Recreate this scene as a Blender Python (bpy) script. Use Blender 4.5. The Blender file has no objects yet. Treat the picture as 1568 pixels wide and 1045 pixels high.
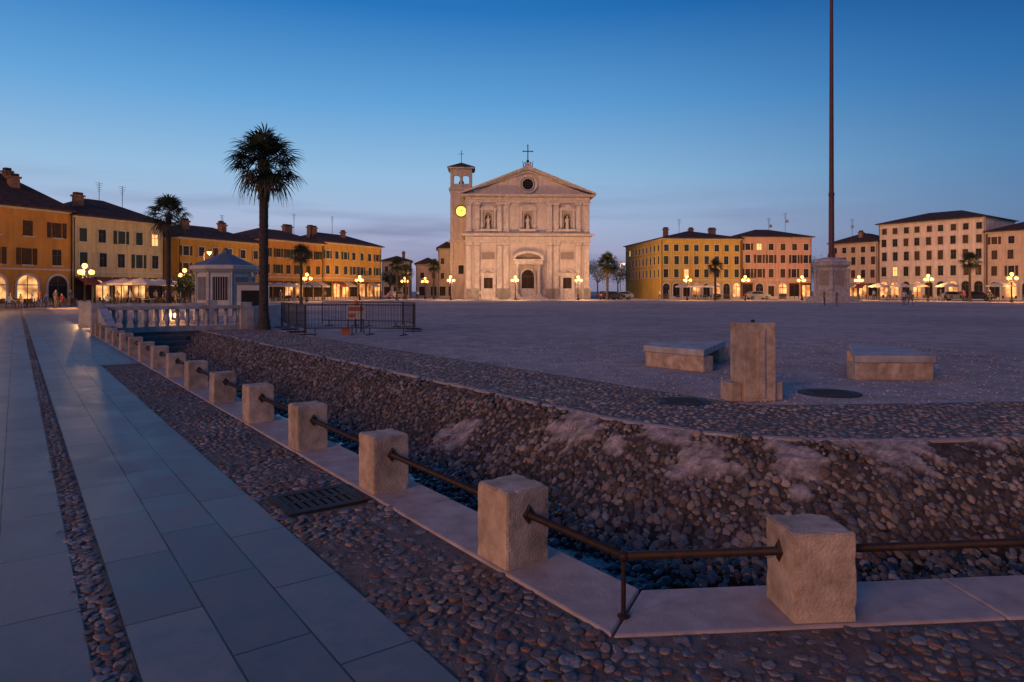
import bpy, bmesh, math, random
import numpy as np
from mathutils import Vector, Matrix
random.seed(7); rng=np.random.default_rng(7)
S=bpy.context.scene
F=1045.0; HOR=445.0; CH=1.6
def gp(px,py,z=0.0):
    Y=(CH-z)*F/(py-HOR); return ((px-784)/F*Y, Y)
# ---------------------------------------------------------------- materials
def newmat(name):
    m=bpy.data.materials.new(name); m.use_nodes=True
    nt=m.node_tree; b=nt.nodes['Principled BSDF']; return m,nt,b
def nmat(name,c1,c2,scale=3.0,rough=.8,bump=.2,bscale=None,metal=0.0,bdist=.01,spec=.5,detail=6,streak=0):
    m,nt,b=newmat(name); N=nt.nodes; L=nt.links
    tc=N.new('ShaderNodeTexCoord')
    n=N.new('ShaderNodeTexNoise'); n.inputs['Scale'].default_value=scale; n.inputs['Detail'].default_value=detail; n.inputs['Roughness'].default_value=.62
    L.new(tc.outputs['Object'],n.inputs['Vector'])
    r=N.new('ShaderNodeValToRGB'); r.color_ramp.elements[0].position=.32; r.color_ramp.elements[1].position=.68
    r.color_ramp.elements[0].color=(*c1,1); r.color_ramp.elements[1].color=(*c2,1)
    L.new(n.outputs['Fac'],r.inputs['Fac']); src=r.outputs['Color']
    if streak:
        mp=N.new('ShaderNodeMapping'); mp.inputs['Scale'].default_value=(1.6,1.6,.18); L.new(tc.outputs['Object'],mp.inputs[0])
        n3=N.new('ShaderNodeTexNoise'); n3.inputs['Scale'].default_value=1.5; n3.inputs['Detail'].default_value=7; L.new(mp.outputs[0],n3.inputs['Vector'])
        mr=N.new('ShaderNodeMapRange'); mr.inputs['From Min'].default_value=.35; mr.inputs['From Max'].default_value=.6; mr.inputs['To Min'].default_value=1-streak; mr.inputs['To Max'].default_value=1.0
        L.new(n3.outputs['Fac'],mr.inputs['Value']); vm=N.new('ShaderNodeVectorMath'); vm.operation='SCALE'; L.new(src,vm.inputs[0]); L.new(mr.outputs[0],vm.inputs['Scale']); src=vm.outputs[0]
    L.new(src,b.inputs['Base Color'])
    b.inputs['Roughness'].default_value=rough; b.inputs['Metallic'].default_value=metal; b.inputs['Specular IOR Level'].default_value=spec
    if bump>0:
        n2=N.new('ShaderNodeTexNoise'); n2.inputs['Scale'].default_value=bscale or scale*6; n2.inputs['Detail'].default_value=5
        L.new(tc.outputs['Object'],n2.inputs['Vector'])
        bp=N.new('ShaderNodeBump'); bp.inputs['Strength'].default_value=bump; bp.inputs['Distance'].default_value=bdist
        L.new(n2.outputs['Fac'],bp.inputs['Height']); L.new(bp.outputs['Normal'],b.inputs['Normal'])
    return m
def emat(name,c,s):
    m,nt,b=newmat(name); b.inputs['Base Color'].default_value=(*c,1)
    b.inputs['Emission Color'].default_value=(*c,1); b.inputs['Emission Strength'].default_value=s; return m
def roomlit(name,c,s):
    m=emat(name,c,s); nt=m.node_tree; N=nt.nodes; L=nt.links; tc=N.new('ShaderNodeTexCoord'); n=N.new('ShaderNodeTexVoronoi'); n.inputs['Scale'].default_value=1.1
    L.new(tc.outputs['Object'],n.inputs['Vector']); mr=N.new('ShaderNodeMapRange'); mr.inputs['From Max'].default_value=.8; mr.inputs['To Min'].default_value=s*1.7; mr.inputs['To Max'].default_value=s*.05
    L.new(n.outputs['Distance'],mr.inputs['Value']); L.new(mr.outputs[0],N['Principled BSDF'].inputs['Emission Strength']); return m
def attrmat(name,rough=.6,bump=.4,bs=40,spec=.5):
    m,nt,b=newmat(name); N=nt.nodes; L=nt.links
    a=N.new('ShaderNodeAttribute'); a.attribute_name='Col'
    tc=N.new('ShaderNodeTexCoord'); n=N.new('ShaderNodeTexNoise'); n.inputs['Scale'].default_value=bs; n.inputs['Detail'].default_value=6; n.inputs['Roughness'].default_value=.7
    L.new(tc.outputs['Object'],n.inputs['Vector'])
    mr=N.new('ShaderNodeMapRange'); mr.inputs['From Min'].default_value=.3; mr.inputs['From Max'].default_value=.7; mr.inputs['To Min'].default_value=.5; mr.inputs['To Max'].default_value=1.45
    L.new(n.outputs['Fac'],mr.inputs['Value'])
    vm=N.new('ShaderNodeVectorMath'); vm.operation='SCALE'
    L.new(a.outputs['Color'],vm.inputs[0]); L.new(mr.outputs['Result'],vm.inputs['Scale']); L.new(vm.outputs[0],b.inputs['Base Color'])
    b.inputs['Roughness'].default_value=rough; b.inputs['Specular IOR Level'].default_value=spec
    bp=N.new('ShaderNodeBump'); bp.inputs['Strength'].default_value=bump; bp.inputs['Distance'].default_value=.008
    L.new(n.outputs['Fac'],bp.inputs['Height']); L.new(bp.outputs['Normal'],b.inputs['Normal']); return m
M={}
M['stone_post']=nmat('pinkish_limestone',(.34,.23,.155),(.68,.49,.35),7,.8,.8,70,bdist=.009,streak=.3)
M['kerb']=nmat('kerb_stone',(.30,.22,.19),(.48,.37,.33),5,.7,.6,70,bdist=.006)
M['mortar']=nmat('cobble_mortar',(.07,.05,.043),(.19,.14,.12),9,.95,.9,90,bdist=.01)
M['iron']=nmat('painted_iron',(.016,.010,.009),(.045,.022,.016),20,.55,.3,80,bdist=.003,spec=.25)
M['castiron']=nmat('cast_iron',(.02,.016,.015),(.05,.038,.034),20,.6,.4,80,bdist=.003,spec=.25)
M['wallst']=nmat('retaining_wall_stone',(.08,.07,.065),(.18,.15,.14),4,.85,.6,20,bdist=.03)
M['white_stone']=nmat('istrian_stone',(.30,.26,.24),(.55,.49,.45),3,.75,.4,40,streak=.2)
M['cath']=nmat('cathedral_stone',(.56,.46,.38),(.66,.56,.48),.9,.85,.2,8,bdist=.02,streak=.14)
M['cath2']=nmat('cathedral_trim_stone',(.50,.42,.35),(.72,.63,.55),1.6,.8,.2,8,bdist=.02,streak=.2)
M['cath3']=nmat('cathedral_stone_shade_tone',(.24,.18,.14),(.34,.27,.21),1.6,.85,.2,8,bdist=.02)  # darker copy of the stone; paints shade into niches, panels and under cornices
M['dark']=nmat('dark_glass',(.010,.010,.012),(.025,.024,.026),1,.5,0,spec=.15)
M['door']=nmat('dark_wood',(.03,.018,.01),(.06,.035,.02),3,.6,.2,spec=.2)
M['lit']=emat('lit_window',(1,.55,.18),1.2)
M['litw']=roomlit('lit_shop_window',(1,.50,.17),1.2)
M['globe']=emat('lamp_glass_glow',(1,.46,.10),4.2)
M['clock']=emat('clock_face_glow',(1,.70,.12),1.5)
M['bulb']=emat('bollard_glow',(1,.55,.14),4)
M['trim']=nmat('window_surround',(.45,.40,.33),(.6,.54,.46),2,.8,.1)
M['wood']=nmat('window_frame_wood',(.06,.04,.03),(.1,.07,.05),2,.7,.1)
M['shutg']=nmat('green_shutter',(.02,.04,.028),(.04,.06,.042),3,.7,.1,spec=.2)
M['shutb']=nmat('brown_shutter',(.055,.028,.015),(.10,.05,.026),3,.7,.1,spec=.2)
M['awn']=nmat('awning_canvas',(.42,.36,.30),(.6,.52,.44),3,.85,.1)
M['awnr']=nmat('red_awning',(.25,.05,.03),(.35,.08,.05),3,.85,.1)
M['trunk']=nmat('palm_trunk_fibre',(.035,.025,.018),(.12,.085,.06),9,.95,1.0,45,bdist=.05)
M['frond']=nmat('palm_leaf',(.012,.022,.010),(.045,.06,.025),4,.6,.1,spec=.3)
M['deadfrond']=nmat('dry_palm_leaf',(.05,.038,.018),(.10,.075,.04),4,.8,.1)
M['leaf']=nmat('tree_leaf',(.015,.03,.012),(.05,.08,.03),2,.6,.1)
M['bark']=nmat('bark',(.04,.03,.02),(.1,.075,.055),8,.9,.6)
M['grey']=nmat('painted_metal_grey',(.34,.33,.31),(.46,.44,.41),2,.5,.1)
M['galv']=nmat('galvanised_steel',(.10,.10,.11),(.2,.2,.21),12,.5,.1,metal=.3)
M['chim']=nmat('chimney_brick',(.18,.09,.05),(.3,.16,.1),4,.85,.3)
M['orange']=nmat('orange_plastic',(.4,.09,.03),(.5,.13,.04),3,.5,.1)
M['pole']=nmat('red_painted_pole',(.07,.022,.014),(.12,.036,.024),2,.6,.2)
M['skin']=nmat('skin',(.45,.27,.2),(.5,.32,.24),5,.5,0)
M['hair']=nmat('hair',(.03,.02,.015),(.06,.04,.03),9,.7,0)
M['carp']=nmat('car_paint_silver',(.25,.26,.28),(.3,.31,.33),1,.3,0,metal=.4)
M['cardk']=nmat('car_paint_dark',(.03,.035,.05),(.05,.05,.07),1,.25,0,metal=.3)
M['tyre']=nmat('tyre_rubber',(.015,.015,.015),(.03,.03,.03),5,.9,.1)
M['tail']=emat('tail_light',(1,.05,.02),1.5)
def rooftile():
    m=nmat('terracotta_roof_tiles',(.055,.032,.024),(.14,.075,.05),1.5,.9,.0,spec=.2)
    nt=m.node_tree; N=nt.nodes; L=nt.links; tc=N.new('ShaderNodeTexCoord')
    w=N.new('ShaderNodeTexWave'); w.inputs['Scale'].default_value=1.6; w.inputs['Distortion'].default_value=.6; L.new(tc.outputs['Object'],w.inputs['Vector'])
    bp=N.new('ShaderNodeBump'); bp.inputs['Distance'].default_value=.08; bp.inputs['Strength'].default_value=.8
    L.new(w.outputs['Fac'],bp.inputs['Height']); L.new(bp.outputs['Normal'],N['Principled BSDF'].inputs['Normal']); return m
M['roof']=rooftile()
def gravelmat():
    m,nt,b=newmat('gravel_ground'); N=nt.nodes; L=nt.links
    tc=N.new('ShaderNodeTexCoord')
    def noise(s,d=4):
        n=N.new('ShaderNodeTexNoise'); n.inputs['Scale'].default_value=s; n.inputs['Detail'].default_value=d; n.inputs['Roughness'].default_value=.75; L.new(tc.outputs['Object'],n.inputs['Vector']); return n
    n1=noise(.10,7); n2=noise(22,5); n3=noise(1.3,11)
    mx=N.new('ShaderNodeMath'); mx.operation='MULTIPLY_ADD'; L.new(n1.outputs['Fac'],mx.inputs[0]); mx.inputs[1].default_value=.25
    m3=N.new('ShaderNodeMath'); m3.operation='MULTIPLY_ADD'; L.new(n3.outputs['Fac'],m3.inputs[0]); m3.inputs[1].default_value=.4
    m2=N.new('ShaderNodeMath'); m2.operation='MULTIPLY'; L.new(n2.outputs['Fac'],m2.inputs[0]); m2.inputs[1].default_value=.55
    L.new(m2.outputs[0],m3.inputs[2]); L.new(m3.outputs[0],mx.inputs[2])
    r=N.new('ShaderNodeValToRGB'); r.color_ramp.elements[0].position=.48; r.color_ramp.elements[1].position=.72
    r.color_ramp.elements[0].color=(.17,.135,.12,1); r.color_ramp.elements[1].color=(.66,.54,.49,1)
    L.new(mx.outputs[0],r.inputs['Fac']); L.new(r.outputs['Color'],b.inputs['Base Color']); b.inputs['Roughness'].default_value=.95; b.inputs['Specular IOR Level'].default_value=.15
    v=N.new('ShaderNodeTexVoronoi'); v.inputs['Scale'].default_value=26; L.new(tc.outputs['Object'],v.inputs['Vector'])
    ma=N.new('ShaderNodeMath'); ma.operation='MULTIPLY_ADD'; L.new(n3.outputs['Fac'],ma.inputs[0]); ma.inputs[1].default_value=-4.0; L.new(v.outputs['Distance'],ma.inputs[2])
    bp=N.new('ShaderNodeBump'); bp.inputs['Strength'].default_value=.9; bp.inputs['Distance'].default_value=.02; bp.invert=True
    L.new(ma.outputs[0],bp.inputs['Height']); L.new(bp.outputs['Normal'],b.inputs['Normal']); return m
M['gravel']=gravelmat()
def slabmat(name,off):
    m,nt,b=newmat(name); N=nt.nodes; L=nt.links
    tc=N.new('ShaderNodeTexCoord'); mp=N.new('ShaderNodeMapping'); mp.inputs['Location'].default_value=(0,-off,0)
    L.new(tc.outputs['Object'],mp.inputs['Vector'])
    k=N.new('ShaderNodeTexBrick'); k.offset=.37; k.inputs['Scale'].default_value=1; k.inputs['Brick Width'].default_value=.92; k.inputs['Row Height'].default_value=.35
    k.inputs['Mortar Size'].default_value=.006; k.inputs['Mortar Smooth'].default_value=.3; k.inputs['Bias'].default_value=0
    k.inputs['Color1'].default_value=(.115,.113,.113,1); k.inputs['Color2'].default_value=(.185,.18,.172,1); k.inputs['Mortar'].default_value=(.012,.010,.010,1)
    L.new(mp.outputs[0],k.inputs['Vector'])
    n=N.new('ShaderNodeTexNoise'); n.inputs['Scale'].default_value=2.2; n.inputs['Detail'].default_value=11; n.inputs['Roughness'].default_value=.74; L.new(tc.outputs['Object'],n.inputs['Vector'])
    mr=N.new('ShaderNodeMapRange'); mr.inputs['From Min'].default_value=.3; mr.inputs['From Max'].default_value=.7; mr.inputs['To Min'].default_value=.5; mr.inputs['To Max'].default_value=1.4
    L.new(n.outputs['Fac'],mr.inputs['Value'])
    vm=N.new('ShaderNodeVectorMath'); vm.operation='SCALE'; L.new(k.outputs['Color'],vm.inputs[0]); L.new(mr.outputs[0],vm.inputs['Scale']); L.new(vm.outputs[0],b.inputs['Base Color'])
    m2=N.new('ShaderNodeMapRange'); m2.inputs['From Min'].default_value=.3; m2.inputs['From Max'].default_value=.7; m2.inputs['To Min'].default_value=.30; m2.inputs['To Max'].default_value=.62
    L.new(n.outputs['Fac'],m2.inputs['Value']); L.new(m2.outputs[0],b.inputs['Roughness'])
    n2=N.new('ShaderNodeTexNoise'); n2.inputs['Scale'].default_value=55; n2.inputs['Detail'].default_value=5; L.new(tc.outputs['Object'],n2.inputs['Vector'])
    mm=N.new('ShaderNodeMath'); mm.operation='MULTIPLY_ADD'; L.new(n2.outputs['Fac'],mm.inputs[0]); mm.inputs[1].default_value=.25
    iv=N.new('ShaderNodeMath'); iv.operation='SUBTRACT'; iv.inputs[0].default_value=1; L.new(k.outputs['Fac'],iv.inputs[1]); L.new(iv.outputs[0],mm.inputs[2])
    bp=N.new('ShaderNodeBump'); bp.inputs['Strength'].default_value=.7; bp.inputs['Distance'].default_value=.006; L.new(mm.outputs[0],bp.inputs['Height']); L.new(bp.outputs['Normal'],b.inputs['Normal'])
    return m
# ---------------------------------------------------------------- mesh helpers
def link(o): S.collection.objects.link(o); return o
def empty(name,loc=(0,0,0),rz=0,sc=1):
    e=bpy.data.objects.new(name,None); e.location=loc; e.rotation_euler=(0,0,rz); e.scale=(sc,)*3; e.empty_display_size=.3; return link(e)
def mesh_np(name,V,Fa,mat,smooth=False,col=None):
    me=bpy.data.meshes.new(name); V=np.asarray(V,np.float32); Fa=np.asarray(Fa,np.int32)
    k=Fa.shape[1]; me.vertices.add(len(V)); me.vertices.foreach_set('co',V.ravel())
    me.loops.add(Fa.size); me.loops.foreach_set('vertex_index',Fa.ravel())
    me.polygons.add(len(Fa)); me.polygons.foreach_set('loop_start',np.arange(0,Fa.size,k,dtype=np.int32))
    if smooth: me.polygons.foreach_set('use_smooth',np.ones(len(Fa),bool))
    me.update(calc_edges=True)
    if col is not None:
        a=me.color_attributes.new('Col','FLOAT_COLOR','POINT'); c=np.ones((len(V),4),np.float32); c[:,:3]=col; a.data.foreach_set('color',c.ravel())
    if mat: me.materials.append(mat)
    return me
class P:
    """collects parts (name->verts/faces) in local coordinates"""
    def __init__(s): s.d={}
    def g(s,part,mat):
        if (part,mat.name) not in s.d: s.d[(part,mat.name)]=([],[],mat)
        return s.d[(part,mat.name)]
    def raw(s,part,mat,vs,fs):
        V,Fs,_=s.g(part,mat); o=len(V); V.extend([tuple(v) for v in vs]); Fs.extend([tuple(i+o for i in f) for f in fs])
    def box(s,part,mat,x0,x1,y0,y1,z0,z1,rz=0,c=None):
        vs=[(x,y,z) for z in (z0,z1) for x,y in ((x0,y0),(x1,y0),(x1,y1),(x0,y1))]
        if rz:
            cx,cy=c or ((x0+x1)/2,(y0+y1)/2); a,b=math.cos(rz),math.sin(rz)
            vs=[(cx+(x-cx)*a-(y-cy)*b,cy+(x-cx)*b+(y-cy)*a,z) for x,y,z in vs]
        s.raw(part,mat,vs,[(3,2,1,0),(4,5,6,7),(0,1,5,4),(1,2,6,5),(2,3,7,6),(3,0,4,7)])
    def prism(s,part,mat,poly,z0,z1):
        n=len(poly); vs=[(x,y,z0) for x,y in poly]+[(x,y,z1) for x,y in poly]
        s.raw(part,mat,vs,[tuple(range(n-1,-1,-1)),tuple(range(n,2*n))]+[(i,(i+1)%n,n+(i+1)%n,n+i) for i in range(n)])
    def xz(s,part,mat,poly,y0,y1):
        n=len(poly); vs=[(x,y0,z) for x,z in poly]+[(x,y1,z) for x,z in poly]
        s.raw(part,mat,vs,[tuple(range(n)),tuple(range(2*n-1,n-1,-1))]+[(i,n+i,n+(i+1)%n,(i+1)%n) for i in range(n)])
    def lathe(s,part,mat,prof,cx=0,cy=0,n=12,rz=0):
        vs=[]; fs=[]
        for r,z in prof:
            for i in range(n):
                a=2*math.pi*i/n+rz; vs.append((cx+r*math.cos(a),cy+r*math.sin(a),z))
        for j in range(len(prof)-1):
            for i in range(n): fs.append((j*n+i,j*n+(i+1)%n,(j+1)*n+(i+1)%n,(j+1)*n+i))
        fs.append(tuple(range(n-1,-1,-1))); fs.append(tuple((len(prof)-1)*n+i for i in range(n)))
        s.raw(part,mat,vs,fs)
    def tube(s,part,mat,a,b,r,n=8,r2=None):
        a=Vector(a); b=Vector(b); d=(b-a).normalized(); u=d.orthogonal().normalized(); w=d.cross(u); r2=r if r2 is None else r2
        vs=[]
        for p,rr in ((a,r),(b,r2)):
            for i in range(n):
                t=2*math.pi*i/n; vs.append(tuple(p+u*math.cos(t)*rr+w*math.sin(t)*rr))
        s.raw(part,mat,vs,[(i,(i+1)%n,n+(i+1)%n,n+i) for i in range(n)]+[tuple(range(n-1,-1,-1)),tuple(range(n,2*n))])
    def ball(s,part,mat,c,r,sub=2,sc=(1,1,1)):
        bm=bmesh.new(); bmesh.ops.create_icosphere(bm,subdivisions=sub,radius=r)
        s.raw(part,mat,[(c[0]+v.co.x*sc[0],c[1]+v.co.y*sc[1],c[2]+v.co.z*sc[2]) for v in bm.verts],[[v.index for v in f.verts] for f in bm.faces]); bm.free()
    def make(s,name,loc=(0,0,0),rz=0,sc=1,bevel=0,smooth=()):
        e=empty(name,loc,rz,sc)
        for (part,_),(V,Fs,mat) in s.d.items():
            me=bpy.data.meshes.new(part); me.from_pydata(V,[],Fs); me.materials.append(mat)
            if part in smooth:
                for p in me.polygons: p.use_smooth=True
            me.update(); o=link(bpy.data.objects.new(part,me)); o.parent=e
            if bevel:
                b=o.modifiers.new('bevel','BEVEL'); b.width=bevel; b.segments=2; b.limit_method='ANGLE'
        return e
    def single(s,name,loc=(0,0,0),rz=0,bevel=0,sub=0):
        me=bpy.data.meshes.new(name); V=[];Fs=[];mi=[];mats=[]
        for _,(v,f,mat) in s.d.items():
            o=len(V); V+=v; Fs+=[tuple(i+o for i in q) for q in f]
            if mat not in mats: mats.append(mat)
            mi+=[mats.index(mat)]*len(f)
        me.from_pydata(V,[],Fs)
        for m in mats: me.materials.append(m)
        me.polygons.foreach_set('material_index',mi); me.update()
        o=link(bpy.data.objects.new(name,me)); o.location=loc; o.rotation_euler=(0,0,rz)
        if bevel:
            b=o.modifiers.new('bevel','BEVEL'); b.width=bevel; b.segments=2; b.limit_method='ANGLE'
        return o
def inst(src,name,loc,rz=0,sc=1):
    e=empty(name,loc,rz,sc)
    for c in src.children:
        if c.type!='MESH': continue
        o=link(bpy.data.objects.new(c.name.split('.')[0],c.data)); o.parent=e; o.location=c.location; o.rotation_euler=c.rotation_euler
    return e
# ---------------------------------------------------------------- moat frame
A1=math.radians(126); A2=math.radians(5)
u=np.array([math.cos(A1),math.sin(A1)]); n1=np.array([math.sin(A1),-math.cos(A1)])
p0=np.array([-0.04,3.82]); v=np.array([math.cos(A2),math.sin(A2)]); n2=np.array([-math.sin(A2),math.cos(A2)])
pc=p0+u*(-.85)
def d12(p):
    q=np.asarray(p); return (q-p0)@n1,(q-pc)@n2
def es(p):
    a,b=d12(p); m=np.minimum(a,b); k=1.7*np.clip((m-.45)/3,0.0001,1)
    h=np.maximum(k-np.abs(a-b),0)/k; return m-h*h*k/4
def cor(e):
    A=np.array([n1,n2]); return np.linalg.solve(A,np.array([n1@p0+e,n2@pc+e]))
TL=26.0; SR=45.0
def prof(e): return np.interp(e,[0,.45,1.2,1.9,2.4,2.75,3.4,3.72],[-.90,-.90,-.86,-.79,-.66,-.50,-.12,0.0])
def cols():
    a=list(np.concatenate([np.arange(0,5,.035),np.arange(5,9,.1),np.arange(9,TL,.3),[TL]]))
    b=list(np.concatenate([np.arange(0,5,.035),np.arange(5,9,.1),np.arange(9,SR,.5),[SR]]))
    fa=[x/TL for x in a][::-1]; fb=[x/SR for x in b][1:]
    c0=cor(0); c4=cor(4.4); P_=[];Q_=[]
    LP=p0+u*TL; LQ=LP+n1*4.4; RP=pc+v*SR; RQ=RP+n2*4.4
    for f in fa: P_.append(c0+(LP-c0)*f); Q_.append(c4+(LQ-c4)*f)
    for f in fb: P_.append(c0+(RP-c0)*f); Q_.append(c4+(RQ-c4)*f)
    return np.array(P_),np.array(Q_)
CP,CQ=cols()
def row(e):
    lo=np.zeros(len(CP)); hi=np.ones(len(CP))
    for _ in range(30):
        mid=(lo+hi)/2; pp=CP+(CQ-CP)*mid[:,None]; x=es(pp)<e; lo=np.where(x,mid,lo); hi=np.where(x,hi,mid)
    return CP+(CQ-CP)*((lo+hi)/2)[:,None]
def strip(name,es_,zf,mat,colf=None,smooth=True):
    rows=[row(e) for e in es_]; nc=len(CP); V=[];
    for e,r in zip(es_,rows): V.append(np.column_stack([r,zf(e,r)*np.ones(nc)]))
    V=np.concatenate(V); Fa=[]
    for j in range(len(es_)-1):
        i=np.arange(nc-1); Fa.append(np.column_stack([j*nc+i,(j+1)*nc+i,(j+1)*nc+i+1,j*nc+i+1]))
    Fa=np.concatenate(Fa)
    col=colf(V) if colf else None
    me=mesh_np(name,V,Fa,mat,smooth,col); return link(bpy.data.objects.new(name,me))
PATCH=[(*gp(885,672,-.25),.36),(*gp(1005,688,-.28),.33),(*gp(1075,752,-.5),.34),(*gp(1035,702,-.3),.26),(*gp(1212,752,-.45),.28),(*gp(1362,697,-.12),.45),(*gp(700,655,-.35),.3),(*gp(940,740,-.6),.14),(*gp(1500,690,-.12),.2),(*gp(1230,800,-.6),.12)]
def pn(x,y,s): return np.sin(x*s*1.7+1.3*np.sin(y*s*1.3))*np.cos(y*s*1.9+1.1*np.sin(x*s*1.1+2))
def patchw(p):
    w=np.zeros(len(p))
    for x,y,r in PATCH:
        d=np.hypot(p[:,0]-x,(p[:,1]-y)*.9)/r + .34*pn(p[:,0],p[:,1],5)+.22*pn(p[:,0]+3,p[:,1],13)+.12*pn(p[:,0]+7,p[:,1]-3,27)
        w=np.maximum(w,np.clip((1-d)*9,0,1))
    return w
def bankz(e,r): return prof(e)+.03*pn(r[:,0],r[:,1],1.4)*(e<3.4)+.02*pn(r[:,0]+5,r[:,1],4)*(e<3.5)+.035*patchw(r)*(.8+.15*pn(r[:,0],r[:,1],9)+.1*pn(r[:,0],r[:,1],31))
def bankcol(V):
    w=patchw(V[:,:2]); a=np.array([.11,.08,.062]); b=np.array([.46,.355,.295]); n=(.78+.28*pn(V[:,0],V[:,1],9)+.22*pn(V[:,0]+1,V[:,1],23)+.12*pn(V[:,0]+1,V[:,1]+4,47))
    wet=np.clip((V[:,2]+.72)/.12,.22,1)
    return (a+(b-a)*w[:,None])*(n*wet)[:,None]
M['bankm']=attrmat('bank_mortar',.9,1.0,26,.2); M['stonem']=attrmat('cobble_stone',.6,.5,60,.35); M['bankst']=attrmat('bank_stone',.8,.6,60,.3); M['wetstone']=attrmat('wet_pebble',.22,.3,45)
el=[.45,.7,1,1.3,1.6]+list(np.arange(1.8,3.72,.035))+[3.72]
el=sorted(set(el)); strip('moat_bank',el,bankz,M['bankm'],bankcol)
def watermat():
    m,nt,b=newmat('moat_water'); N=nt.nodes; L=nt.links
    b.inputs['Base Color'].default_value=(.010,.024,.034,1); b.inputs['Roughness'].default_value=.05; b.inputs['IOR'].default_value=1.33
    tc=N.new('ShaderNodeTexCoord'); n=N.new('ShaderNodeTexNoise'); n.inputs['Scale'].default_value=9; n.inputs['Detail'].default_value=4; L.new(tc.outputs['Object'],n.inputs['Vector'])
    bp=N.new('ShaderNodeBump'); bp.inputs['Strength'].default_value=.5; bp.inputs['Distance'].default_value=.02; L.new(n.outputs['Fac'],bp.inputs['Height']); L.new(bp.outputs['Normal'],b.inputs['Normal']); return m
strip('moat_water',[.44,1.2,2.3],lambda e,r:-.785,watermat())
wv=row(.43); V=np.concatenate([np.column_stack([wv,np.full(len(wv),-1.0)]),np.column_stack([wv,np.full(len(wv),-.06)])]); i=np.arange(len(wv)-1); k=len(wv)
link(bpy.data.objects.new('moat_retaining_wall',mesh_np('moat_retaining_wall',V,np.column_stack([i,i+1,k+i+1,k+i]),M['wallst'])))
rim=P(); r0=row(3.70); r1=row(3.80); acc=0; seg=[0]
for j in range(1,len(r0)):
    acc+=np.hypot(*(r0[j]-r0[j-1]))
    if acc>.8 or j==len(r0)-1: seg.append(j); acc=0
for a,b in zip(seg[:-1],seg[1:]):
    idx=list(range(a,b+1)); A=[r0[q].copy() for q in idx]; B=[r1[q].copy() for q in idx]
    dd=(A[1]-A[0]); dd/=np.hypot(*dd); A[0]+=dd*.006; B[0]+=dd*.006
    h=.024+random.uniform(-.006,.006); rim.prism('rim',M['kerb'],[tuple(x) for x in A]+[tuple(x) for x in B[::-1]],-.12,h)
rim.single('moat_rim_edging',bevel=.006)
bm=bmesh.new()
outer=row(.2); rimp=row(3.76)
hole=list(outer)+list(rimp[::-1])
hv=[bm.verts.new((x,y,0)) for x,y in hole]; R=900
ov=[bm.verts.new(c) for c in ((-R,-R,0),(R,-R,0),(R,R,0),(-R,R,0))]
ed=[bm.edges.new((hv[i],hv[(i+1)%len(hv)])) for i in range(len(hv))]+[bm.edges.new((ov[i],ov[(i+1)%4])) for i in range(4)]
bmesh.ops.triangle_fill(bm,use_beauty=True,use_dissolve=False,edges=ed)
for f in list(bm.faces):
    c=f.calc_center_median(); pp=np.array([c.x,c.y])
    a,b=d12(pp); t=(pp-p0)@u; s=(pp-pc)@v
    if es(pp)>.2 and es(pp)<3.76 and t<TL and s<SR: bm.faces.remove(f)
bmesh.ops.recalc_face_normals(bm,faces=bm.faces)
for f in bm.faces:
    if f.normal.z<0: f.normal_flip()
me=bpy.data.meshes.new('ground'); bm.to_mesh(me); bm.free(); me.materials.append(M['gravel']); link(bpy.data.objects.new('ground',me))
def sheet(name,poly,z,mat,loc=p0,rz=A1):
    me=bpy.data.meshes.new(name); me.from_pydata([(x,y,0) for x,y in poly],[],[tuple(range(len(poly)))]); me.materials.append(mat); me.update()
    if me.polygons[0].normal.z<0: me.flip_normals()
    o=link(bpy.data.objects.new(name,me)); o.location=(loc[0],loc[1],z); o.rotation_euler=(0,0,rz); return o
sheet('stone_pavement',[(-14,.75),(13.7,.75),(13.7,.0),(75,0),(75,1.8),(-14,1.8)],.010,slabmat('grey_paving_slabs',.05))
sheet('stone_pavement.001',[(-14,1.95),(75,1.95),(75,7.5),(-14,7.5)],.010,slabmat('grey_paving_slabs_left',.2))
M['asph']=nmat('asphalt',(.035,.035,.037),(.065,.063,.062),2,.8,.5,60)
sheet('road',[(-30,7.8),(85,7.8),(85,14),(-30,14)],.004,M['asph'])
def tolocal(p): q=np.asarray(p)-p0; return (q@u,-(q@n1))
cA=tolocal(cor(.2))
sheet('cobbled_pavement',[(-14,.75),(13.7,.75),(13.7,-.2),(cA[0],cA[1]),tolocal(cor(.2)+v*SR),tolocal(cor(.2)+v*SR-n2*9)],.004,M['mortar'])
sheet('cobbled_pavement.001',[(-14,1.80),(75,1.80),(75,1.95),(-14,1.95)],.004,M['mortar'])
pts=[tuple(x) for x in row(3.78)]+[tuple(pc+v*SR+n2*6.05),tuple(cor(6.05)),tuple(p0+u*TL+n1*6.05)]
me=bpy.data.meshes.new('cobbled_plaza_edge'); me.from_pydata([(x,y,.004) for x,y in pts],[],[tuple(range(len(pts)))]); me.materials.append(M['mortar']); me.update()
if me.polygons[0].normal.z<0: me.flip_normals()
link(bpy.data.objects.new('cobbled_plaza_edge',me))
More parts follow.
